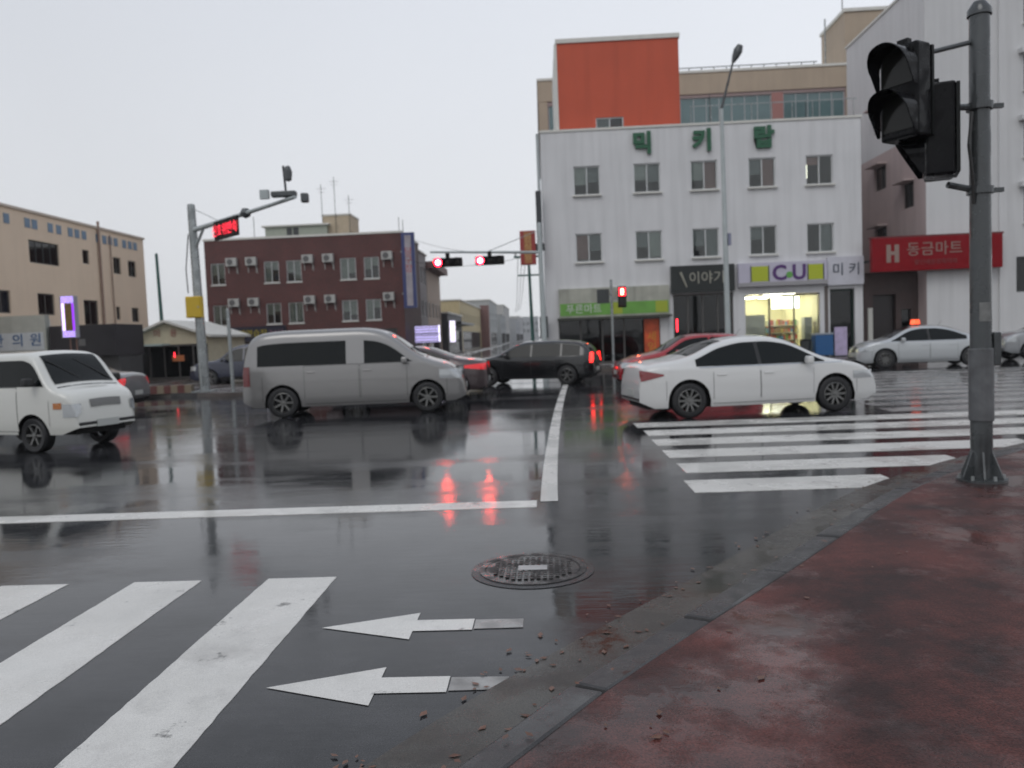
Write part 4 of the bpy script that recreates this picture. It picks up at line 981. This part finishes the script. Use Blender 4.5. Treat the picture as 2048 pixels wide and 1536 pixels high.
def ped_head(loc, rz, label, d):
    """Two-aspect signal head facing local -y, with arched hoods."""
    h = thing('pedestrian_signal', label, 'traffic light', loc, rz, 'signal heads on the near pole')
    MB().box(-.18, .18, 0, d, 0, .80).build('housing', BLACK, h, bevel=.025)
    MB().box(-.185, .185, d+.001, d+.03, .02, .78).build('back_cover', mat('dark_back', (.009, .010, .010), .5, spec=.2), h)
    for z in (.21, .60):
        MB().box(-.14, .14, -.012, -.001, z-.14, z+.14).build('lens', OFFLENS, h)
        vm = MB(); n = 16; r = .185
        pf = []
        for q in range(n+1):
            a = R(-12+204*q/n); pf.append((r*math.cos(a), z+r*math.sin(a)))
        pf = [(.182, z-.17)] + pf + [(-.182, z-.17)]
        for (xa, za), (xb, zb) in zip(pf[:-1], pf[1:]):
            la = .04+.19*max(0, min(1, (za-(z-.17))/.32)); lb2 = .04+.19*max(0, min(1, (zb-(z-.17))/.32))
            for s in (0, .008):
                k2 = 1-s/.185
                vm.quad((xa*k2, -.002, z+(za-z)*k2), (xb*k2, -.002, z+(zb-z)*k2), (xb*k2, -lb2, z+(zb-z)*k2), (xa*k2, -la, z+(za-z)*k2))
        vm.build('hood', BLACK, h)
    MB().box(-.05, .05, .06, .12, .80, .86).build('mount', BLACK, h)
    return h
ped_head((3.16, 7.22, 3.19), R(-58), 'upper black pedestrian signal head on the near pole, with two arched hoods', .2)
ped_head((3.46, 7.40, 2.86), R(-112), 'lower black signal head beside the near pole, seen from its side', .24)

# ------------------------------------------------------------------ vehicles
def pchip(xs, ys):
    xs, ys = np.array(xs, float), np.array(ys, float); h = np.diff(xs); d = np.diff(ys)/h; m = np.zeros(len(xs))
    for i in range(1, len(xs)-1):
        if d[i-1]*d[i] > 0: w1, w2 = 2*h[i]+h[i-1], h[i]+2*h[i-1]; m[i] = (w1+w2)/(w1/d[i-1]+w2/d[i])
    m[0], m[-1] = d[0], d[-1]
    def f(x):
        i = int(min(max(np.searchsorted(xs, x)-1, 0), len(h)-1)); t = min(max((x-xs[i])/h[i], 0), 1)
        return float((2*t**3-3*t*t+1)*ys[i]+(t**3-2*t*t+t)*h[i]*m[i]+(-2*t**3+3*t*t)*ys[i+1]+(t**3-t*t)*h[i]*m[i+1])
    return f
CARGLASS = mat('car_glass', (.005, .007, .007), .04, spec=.22)
TRIM = mat('car_trim', (.012, .012, .012), .5)
CHROME = mat('car_chrome', (.55, .56, .57), .15, metal=1)
RIMM = mat('alloy_rim', (.17, .17, .165), .35, metal=.8, var=.1)
LAMPC = mat('headlamp_lens', (.42, .44, .45), .06, metal=.4, coat=1)
TAILOFF = mat('taillamp_lens', (.20, .008, .012), .1, coat=.8)
TAILON = mat('taillamp_lit', (.25, .01, .015), .15, coat=.6, emit=(1, .02, .03), estr=.5)
BRAKEON = emat('brake_lamp_lit', (1, .02, .015), 5)
AMBER = mat('amber_lens', (.42, .13, .015), .12, coat=.8)
PLATE = mat('number_plate', (.45, .46, .44), .4)
def car(name, label, S, loc, heading, group='vehicles at the crossing', extra=None):
    root = thing(name, label, S.get('cat', 'car'), (*loc, 0), heading, group)
    L, W, belt, k = S['L'], S['W'], S['belt'], S.get('k', .55)
    ts, tz = zip(*S['top']); top = pchip(ts, tz)
    wr = S.get('wr', .32); ar = wr+.065; sill = S.get('sill', .2); wz = wr
    wxs = S['wheels']
    paint = S['paint']
    def Wp(s):
        u = 2*s/L-1; return W*(1-.045*u*u-.20*abs(u)**9)
    def zb(s):
        z = sill + .10*max(0, (s-(L-.25))/.25) + .12*max(0, (.25-s)/.25)
        for w in wxs:
            d = abs(s-w)
            if d < ar: z = max(z, wz+math.sqrt(max(0, ar*ar-d*d)))
        return z
    rr = S.get('round', .09)
    def Y(s, z):
        t = top(s); w = Wp(s)
        if z <= belt:
            v = (z-sill)/(belt-sill); y = w*(.955+.045*math.sin(math.pi*min(1, max(0, v*.62+.18)))-.02*max(0, (.15-v))/.15)
        else:
            y = w*(.955+.045*math.sin(math.pi*.8)) - k*(z-belt)
        r = min(rr, .5*(t-sill)); e = z-(t-r)
        if e > 0: y -= r*(1-math.sqrt(max(0, 1-(e/r)**2)))
        return max(y, .05)
    st = set(np.linspace(0, L, 64)); 
    for w in wxs:
        for q in np.linspace(-1, 1, 15): st.add(w+ar*q*.9999)
        st.add(w-ar-.002); st.add(w+ar+.002)
    for q in np.linspace(0, .3, 9): st.add(q); st.add(L-q)
    st = sorted(s for s in st if 0 <= s <= L)
    nz = 18; mb = MB(); ring = None
    def section(s):
        t, b = top(s), min(zb(s), top(s)-.06); pts = []
        for i in range(nz+1):
            f = i/nz; f = 1-(1-f)**1.35; z = b+(t-b)*f; pts.append((Y(s, z), z))
        y = pts[-1][0]; half = pts+[(y*.8, t+.012), (y*.5, t+.026), (y*.2, t+.032)]
        return [(s-L/2, yy, z) for yy, z in half] + [(s-L/2, -yy, z) for yy, z in reversed(half)]
    for s in st:
        sec = section(s); kk = len(mb.v); mb.v += sec; n = len(sec)
        if ring is not None:
            for i in range(n-1): mb.f.append((ring+i, ring+i+1, kk+i+1, kk+i))
        ring = kk
    n = len(section(0))
    mb.f.append(tuple(range(n-1, -1, -1))); mb.f.append(tuple(range(ring, ring+n)))
    body = mb.build('body', paint, root, True, 40)
    # underside and wheel wells
    MB().box(-L/2+.15, L/2-.15, -W+.27, W-.27, sill-.02, .70).build('underbody', BLACKM, root)
    def patch(nm, s0, s1, zlo, zhi, m, side, eps=.006, lip=0, parent=None, nu=14, nv=6, curve=None):
        pm = MB(); rows = []
        for i in range(nu+1):
            s = s0+(s1-s0)*i/nu
            a, b = zlo(s) if callable(zlo) else zlo, zhi(s) if callable(zhi) else zhi
            if b < a: b = a
            row = []
            for j in range(nv+1):
                z = a+(b-a)*j/nv; y = Y(s, z)
                h = 1e-3; dys = (Y(min(s+h, L), z)-Y(max(s-h, 0), z))/(2*h); nn = Vector((-dys, 1, 0)).normalized()
                e = eps if not lip or (0 < i < nu and 0 < j < nv) else -lip
                row.append((s-L/2+nn.x*e, side*(y+nn.y*e), z))
            rows.append(row)
        for i in range(nu):
            for j in range(nv):
                q = [rows[i][j], rows[i+1][j], rows[i+1][j+1], rows[i][j+1]]
                if side > 0: q.reverse()
                pm.quad(*q)
        # weld for smooth shading
        vm, idx, nv2, nf = {}, [], [], []
        for f in pm.f:
            ff = []
            for v in f:
                key = tuple(round(c, 5) for c in pm.v[v])
                if key not in vm: vm[key] = len(nv2); nv2.append(pm.v[v])
                ff.append(vm[key])
            g3 = []
            for q in ff:
                if q not in g3: g3.append(q)
            if len(g3) > 2: nf.append(tuple(g3))
        pm.v, pm.f = nv2, nf
        return pm.build(nm, m, parent or root, True, 30)
    def tpatch(nm, s0, s1, frac, m, eps=.008, ns=10, ny=10, parent=None, y0=None, y1=None, zoff=0):
        pm = MB(); rows = []
        for i in range(ns+1):
            s = s0+(s1-s0)*i/ns; h = 2e-3; sl_ = (top(min(s+h, L))-top(max(s-h, 0)))/(2*h); nn = Vector((-sl_, 0, 1)).normalized(); yt = Y(s, top(s))
            row = []
            for j in range(ny+1):
                f = -1+2*j/ny if y0 is None else None
                yy = f*frac*yt if f is not None else y0+(y1-y0)*j/ny
                u = min(1, abs(yy)/max(yt, .01)); cz = .032*(1-u*u)
                row.append((s-L/2+nn.x*eps, yy, top(s)+cz+nn.z*eps))
            rows.append(row)
        kk = len(pm.v)
        for r0 in rows: pm.v += r0
        for i in range(ns):
            for j in range(ny): a = kk+i*(ny+1)+j; pm.f.append((a, a+ny+1, a+ny+2, a+1))
        return pm.build(nm, m, parent or root, True, 60)
    g = S['glass']
    tpatch('windscreen', g['ws'][0], g['ws'][1], .93, CARGLASS)
    tpatch('rear_window', g['rw'][0], g['rw'][1], .90, CARGLASS)
    hi = lambda s: top(s)-g.get('drop', .085)
    for side in (1, -1):
        for (a, b) in g['side']: patch('side_window', a, b, belt+.035, hi, CARGLASS, side, .005, nu=16)
        for (a, b) in S['doors']:
            patch('door_gap', a-.008, b+.008, sill+.05, belt+.03, TRIM, side, .0012, nu=18, nv=6)
            d = patch('door', a, b, sill+.06, belt+.02, paint, side, .005, 0, nu=18, nv=10)
            hs_, he = (a+.06, a+.24)
            hm = MB(); y = Y(hs_+.09, belt-.12)+.012
            hm.box(hs_-L/2, he-L/2, side*y-.012, side*y+.012, belt-.14, belt-.11); hm.build('handle', S.get('handle', paint), d, bevel=.006)
        for (a, b) in S.get('pillars', ()): patch('pillar', a, b, belt+.035, hi, TRIM, side, .004)
        lo, h2, a, b = S['head']; patch('headlight', a, b, lo, h2, LAMPC, side, .006)
        lo, h2, a, b = S['tail']; patch('taillight', a, b, lo, h2, S.get('tailmat', TAILOFF), side, .008)
        if S.get('cladding'): patch('lower_trim', wxs[0]+ar+.03, wxs[1]-ar-.03, sill+.01, sill+.12, TRIM, side, .008)
        if S.get('amber'): lo, h2, a, b = S['amber']; patch('indicator', a, b, lo, h2, AMBER, side, .01)
        # mirror
        ms_, mz = g['mirror']; y = Y(ms_, belt+.05)
        mm = MB().box(ms_-L/2-.07, ms_-L/2+.06, side*(y+.06) if side > 0 else side*(y+.22), side*(y+.22) if side > 0 else side*(y+.06), mz-.02, mz+.12)
        mo = mm.build('mirror', S.get('mirror', paint), root, bevel=.035)
        MB().box(ms_-L/2-.03, ms_-L/2+.03, min(side*(y-.03), side*(y+.07)), max(side*(y-.03), side*(y+.07)), mz, mz+.04).build('mirror_arm', TRIM, mo)
        for wi, w in enumerate(wxs):
            yw = Wp(w)-.012
            wh = sub('wheel', root, (w-L/2, side*(yw-.10), wr))
            MB().lathe([(wr*.66, -.09), (wr*.9, -.105), (wr*.985, -.085), (wr, -.05), (wr, .05), (wr*.985, .085), (wr*.9, .105), (wr*.66, .09)], 'y', 36).build('tyre', RUBBER, wh, True, 50)
            rm_ = MB().lathe([(wr*.67, -.08), (wr*.67, .085*1), (wr*.62, .092), (wr*.60, .05), (wr*.60, -.08)], 'y', 32)
            ns = S.get('spokes', 10)
            for q in range(ns):
                a = 2*math.pi*q/ns; c, s2 = math.cos(a), math.sin(a); t1 = wr*.062
                p = [(wr*.12*c-t1*s2, .075, wr*.12*s2+t1*c), (wr*.12*c+t1*s2, .075, wr*.12*s2-t1*c), (wr*.62*c+t1*s2*.9, .085, wr*.62*s2-t1*c*.9), (wr*.62*c-t1*s2*.9, .085, wr*.62*s2+t1*c*.9)]
                kk = len(rm_.v); rm_.v += p+[(x, y-.04, z) for x, y, z in p]
                rm_.f += [(kk, kk+1, kk+2, kk+3), (kk+1, kk+5, kk+6, kk+2), (kk+4, kk, kk+3, kk+7), (kk+7, kk+6, kk+5, kk+4)]
            rm_.lathe([(0, .09), (wr*.13, .086), (wr*.16, .06)], 'y', 20)
            if side < 0: rm_.v = [(x, -y, z) for x, y, z in rm_.v]; rm_.f = [tuple(reversed(f)) for f in rm_.f]
            rm_.build('rim', RIMM, wh, True, 40)
            bd = MB().lathe([(0, .0), (wr*.58, .0)], 'y', 20); bd.build('brake_disc', BLACKM, wh)
    for side in (1, -1):
        for sb in (wxs[0]-ar-.035, wxs[1]+ar+.03):
            if .06 < sb < L-.08: patch('bumper_gap', sb, sb+.007, sill+.14, min(belt-.2, top(sb)-.1), TRIM, side, .0025, nu=1)
    tpatch('bonnet_gap', g['ws'][1]+.05, g['ws'][1]+.075, .95, TRIM, .003, ns=1)
    for ys_ in (-.42, .12):
        wz_ = g['ws'][1]-.03; wt = g['ws'][1]-.28
        MB().path([(wz_-L/2, ys_+.4, top(wz_)+.035), (wt-L/2+.0, ys_-.08, top(wt)+.05)], .009, 5).build('wiper', TRIM, root)
    ra = g['rw'][1]+.12; MB().tube((ra-L/2, .12, top(ra)+.02), (ra-L/2-.16, .12, top(ra)+.2), .006, .004, 5).build('antenna', TRIM, root)
    s0, s1, fr = S['grille']; tpatch('grille', s0, s1, fr, S.get('grillemat', TRIM), .008, parent=root)
    zf = S.get('platez', .48)
    for sgn in (1, -1):
        xe = sgn*(L/2+.004)
        MB().box(min(xe, xe+sgn*.014), max(xe, xe+sgn*.014), -.22, .22, zf-.06, zf+.06).build('number_plate', PLATE, root)
        MB().box(min(xe-sgn*.16, xe+sgn*.006), max(xe-sgn*.16, xe+sgn*.006), -Wp(L*.985)*.92, Wp(L*.985)*.92, sill+.13, sill+.19).build('bumper_trim', TRIM, root, bevel=.02)
    if S.get('waist'): patch('waist_trim', wxs[0]+.2, wxs[1]+.15, belt+.008, belt+.026, CHROME, 1, .007); patch('waist_trim', wxs[0]+.2, wxs[1]+.15, belt+.008, belt+.026, CHROME, -1, .007)
    if extra: extra(root)
    return root
def paint(name, c, metal=.0, rough=.28, var=.03):
    return mat(name, c, rough, metal=metal, coat=.8)
SEDAN = dict(L=4.55, W=.90, belt=.90, k=.60, wr=.325, wheels=(.88, 3.65), sill=.20,
    top=[(0, .60), (.03, .78), (.10, .95), (.28, 1.01), (.72, 1.07), (1.0, 1.14), (1.55, 1.35), (2.0, 1.425), (2.35, 1.43), (2.7, 1.385), (3.5, 1.02), (3.62, .985), (4.1, .885), (4.36, .76), (4.5, .62), (4.55, .48)],
    glass=dict(ws=(2.74, 3.46), rw=(.92, 1.62), side=[(1.02, 2.18), (2.25, 3.45)], mirror=(3.1, .93)),
    doors=[(1.33, 2.20), (2.22, 3.22)], head=(.60, .74, 4.0, 4.48), tail=(lambda s: .70+.25*max(0, s-.05), lambda s: .90-.22*max(0, s-.05), .03, .42), grille=(4.40, 4.53, .5), waist=True, pillars=[(2.16, 2.27)])
def spec(base, **kw):
    d = dict(base); d.update(kw); return d
# cross traffic on the near lanes moves to +X
a = math.atan2(15.25-14.75, 3.0)*.9
car('white_sedan', 'white four-door sedan driving past the far zebra stripes', spec(SEDAN, paint=paint('white_paint', (.60, .60, .59))), (3.86, 15.6), a)
VAN = dict(L=4.98, W=.95, belt=1.12, k=.20, wr=.34, wheels=(.92, 4.12), sill=.24, cat='van', round=.13,
    top=[(0, .70), (.03, 1.10), (.09, 1.45), (.22, 1.76), (.5, 1.89), (1.1, 1.925), (2.6, 1.93), (3.0, 1.89), (3.22, 1.82), (4.05, 1.25), (4.22, 1.18), (4.64, 1.03), (4.85, .84), (4.95, .66), (4.98, .5)],
    glass=dict(ws=(3.28, 4.06), rw=(.05, .22), side=[(.38, 2.35), (2.75, 3.98)], mirror=(3.65, 1.14), drop=.26),
    doors=[(1.42, 2.62), (2.66, 3.68)], head=(.74, .95, 4.4, 4.9), tail=(.72, 1.16, .03, .2), grille=(4.75, 4.94, .5), platez=.55, tailmat=mat('van_tail', (.14, .012, .015), .15, coat=.6), spokes=7)
car('grey_van', 'metallic grey minivan with dark side windows before the brick building', spec(VAN, paint=paint('grey_paint', (.25, .245, .24), .5, .3)), (-4.32, 18.5), math.atan2(.24, 3.06))
BOXY = dict(L=3.5, W=.76, belt=1.06, k=.16, wr=.29, wheels=(.75, 2.66), sill=.30, cat='van', round=.09,
    top=[(0, .70), (.03, 1.15), (.10, 1.50), (.3, 1.61), (.7, 1.65), (2.42, 1.65), (2.62, 1.60), (3.03, 1.12), (3.10, 1.06), (3.34, .96), (3.44, .86), (3.485, .70), (3.5, .48)],
    glass=dict(ws=(2.65, 3.04), rw=(.05, .2), side=[(.35, 1.45), (1.70, 2.95)], mirror=(2.78, 1.12), drop=.12),
    doors=[(.95, 1.6), (1.66, 2.35)], head=(.58, .80, 3.3, 3.49), tail=(.7, 1.0, .03, .18), grille=(3.455, 3.485, .6), grillemat=mat('grey_grille', (.16, .16, .155), .4), amber=(.72, .82, 3.14, 3.285), platez=.45, spokes=6)
car('micro_van', 'small white snub nosed van with a steep windscreen cut off by the frame edge', spec(BOXY, paint=paint('offwhite_paint', (.60, .60, .56)), mirror=TRIM), (-9.05, 13.75), R(-19))
SUV = dict(L=4.4, W=.90, belt=1.02, k=.35, wr=.36, wheels=(.86, 3.50), sill=.30, cat='car', round=.10,
    top=[(0, .72), (.04, 1.02), (.14, 1.3), (.38, 1.60), (.7, 1.69), (1.5, 1.73), (2.2, 1.70), (2.5, 1.62), (3.12, 1.16), (3.3, 1.10), (3.95, 1.03), (4.25, .9), (4.37, .72), (4.4, .52)],
    glass=dict(ws=(2.54, 3.12), rw=(.16, .36), side=[(.5, 1.1), (1.16, 2.0), (2.06, 3.0)], mirror=(2.75, 1.05), drop=.12),
    doors=[(1.25, 2.02), (2.05, 2.95)], head=(.72, .9, 4.05, 4.36), tail=(.92, 1.24, .025, .12), grille=(4.26, 4.37, .5), platez=.6, spokes=6, cladding=True)
WAGON = dict(L=4.45, W=.88, belt=.90, k=.45, wr=.32, wheels=(.85, 3.52), sill=.22, cat='car',
    top=[(0, .62), (.03, .86), (.10, 1.02), (.34, 1.28), (.6, 1.37), (1.4, 1.43), (2.2, 1.42), (2.5, 1.36), (3.25, 1.0), (3.4, .96), (3.95, .87), (4.25, .74), (4.41, .60), (4.45, .46)],
    glass=dict(ws=(2.54, 3.24), rw=(.12, .34), side=[(.42, 1.0), (1.06, 2.0), (2.06, 3.15)], mirror=(2.85, .93), drop=.09),
    doors=[(1.15, 2.02), (2.05, 3.0)], head=(.6, .74, 3.95, 4.38), tail=(.70, 1.02, .02, .11), grille=(4.3, 4.42, .5), spokes=6)
car('black_wagon', 'black estate car with brake lamps lit turning into the side street', spec(WAGON, paint=paint('black_paint', (.008, .009, .010), .2, .22), tailmat=BRAKEON), (-.40, 26.9), R(180-15))
HATCH = dict(L=4.1, W=.86, belt=.92, k=.5, wr=.31, wheels=(.72, 3.22), sill=.2, cat='car',
    top=[(0, .62), (.03, .85), (.12, 1.05), (.45, 1.33), (.9, 1.44), (1.7, 1.47), (2.1, 1.43), (2.9, 1.03), (3.02, 1.0), (3.6, .88), (3.9, .76), (4.05, .62), (4.1, .46)],
    glass=dict(ws=(2.16, 2.9), rw=(.16, .5), side=[(.62, 1.5), (1.56, 2.8)], mirror=(2.5, .95)),
    doors=[(.95, 1.55), (1.58, 2.55)], head=(.6, .76, 3.6, 4.03), tail=(.75, 1.0, .04, .24), grille=(3.92, 4.06, .5), spokes=8)
car('red_hatchback', 'dark red hatchback half hidden behind the white sedan', spec(HATCH, paint=paint('red_paint', (.32, .010, .018), .2, .25)), (4.1, 23.4), R(184))
def taxi_lamp(root):
    t = sub('roof_lamp', root, (.15, 0, 1.45))
    MB().box(-.09, .09, -.28, .28, .0, .05).build('lamp_base', TRIM, t)
    MB().prism_y([(-.09, .05), (.09, .05), (.055, .21), (-.055, .21)], -.27, .27).build('lamp_cover', emat('taxi_lamp_glow', (1, .10, .03), 2.2), t)
car('silver_taxi', 'silver taxi with a glowing red roof lamp before the alley shop', spec(SEDAN, paint=paint('silver_paint', (.46, .48, .49), .4, .3)), (13.35, 29.0), R(180-8), extra=taxi_lamp)
car('silver_suv', 'silver sport utility car partly hidden by the dark signal pole', spec(SUV, paint=paint('pale_silver_paint', (.30, .31, .32), .3, .3), cladding=True, spokes=5), (19.0, 30.4), R(180-4))
car('dark_sedan', 'dark grey sedan with a glowing tail lamp beyond the grey minivan', spec(SEDAN, paint=paint('dark_grey_paint', (.07, .05, .052), .5, .3), tailmat=TAILON, tail=(lambda s: .74+.1*s, lambda s: .93-.08*s, .03, .62)), (-3.85, 22.7), R(180))
car('charcoal_sedan', 'charcoal sedan with red tail lamp beyond the white boxy van', spec(SEDAN, paint=paint('charcoal_paint', (.12, .125, .13), .4, .3), tailmat=TAILON), (-13.6, 21.8), R(181))
car('parked_car', 'dark blue car parked by the shops under the brick building sign', spec(SUV, paint=paint('navy_paint', (.02, .025, .05), .2, .3)), (-12.6, 33.5), R(180))

# ------------------------------------------------------------------ misty air
hz = MB().box(-420, 420, -40, 450, -1.2, 30).build('haze', None)
hm = bpy.data.materials.new('mist'); hm.use_nodes = True; n, l = hm.node_tree.nodes, hm.node_tree.links; n.clear()
ho = n.new('ShaderNodeOutputMaterial'); pv_ = n.new('ShaderNodeVolumePrincipled'); pv_.inputs['Density'].default_value = .0005; pv_.inputs['Color'].default_value = (.9, .92, .95, 1); pv_.inputs['Anisotropy'].default_value = .2
l.new(pv_.outputs[0], ho.inputs['Volume']); hz.data.materials.append(hm); hz['kind'] = 'stuff'
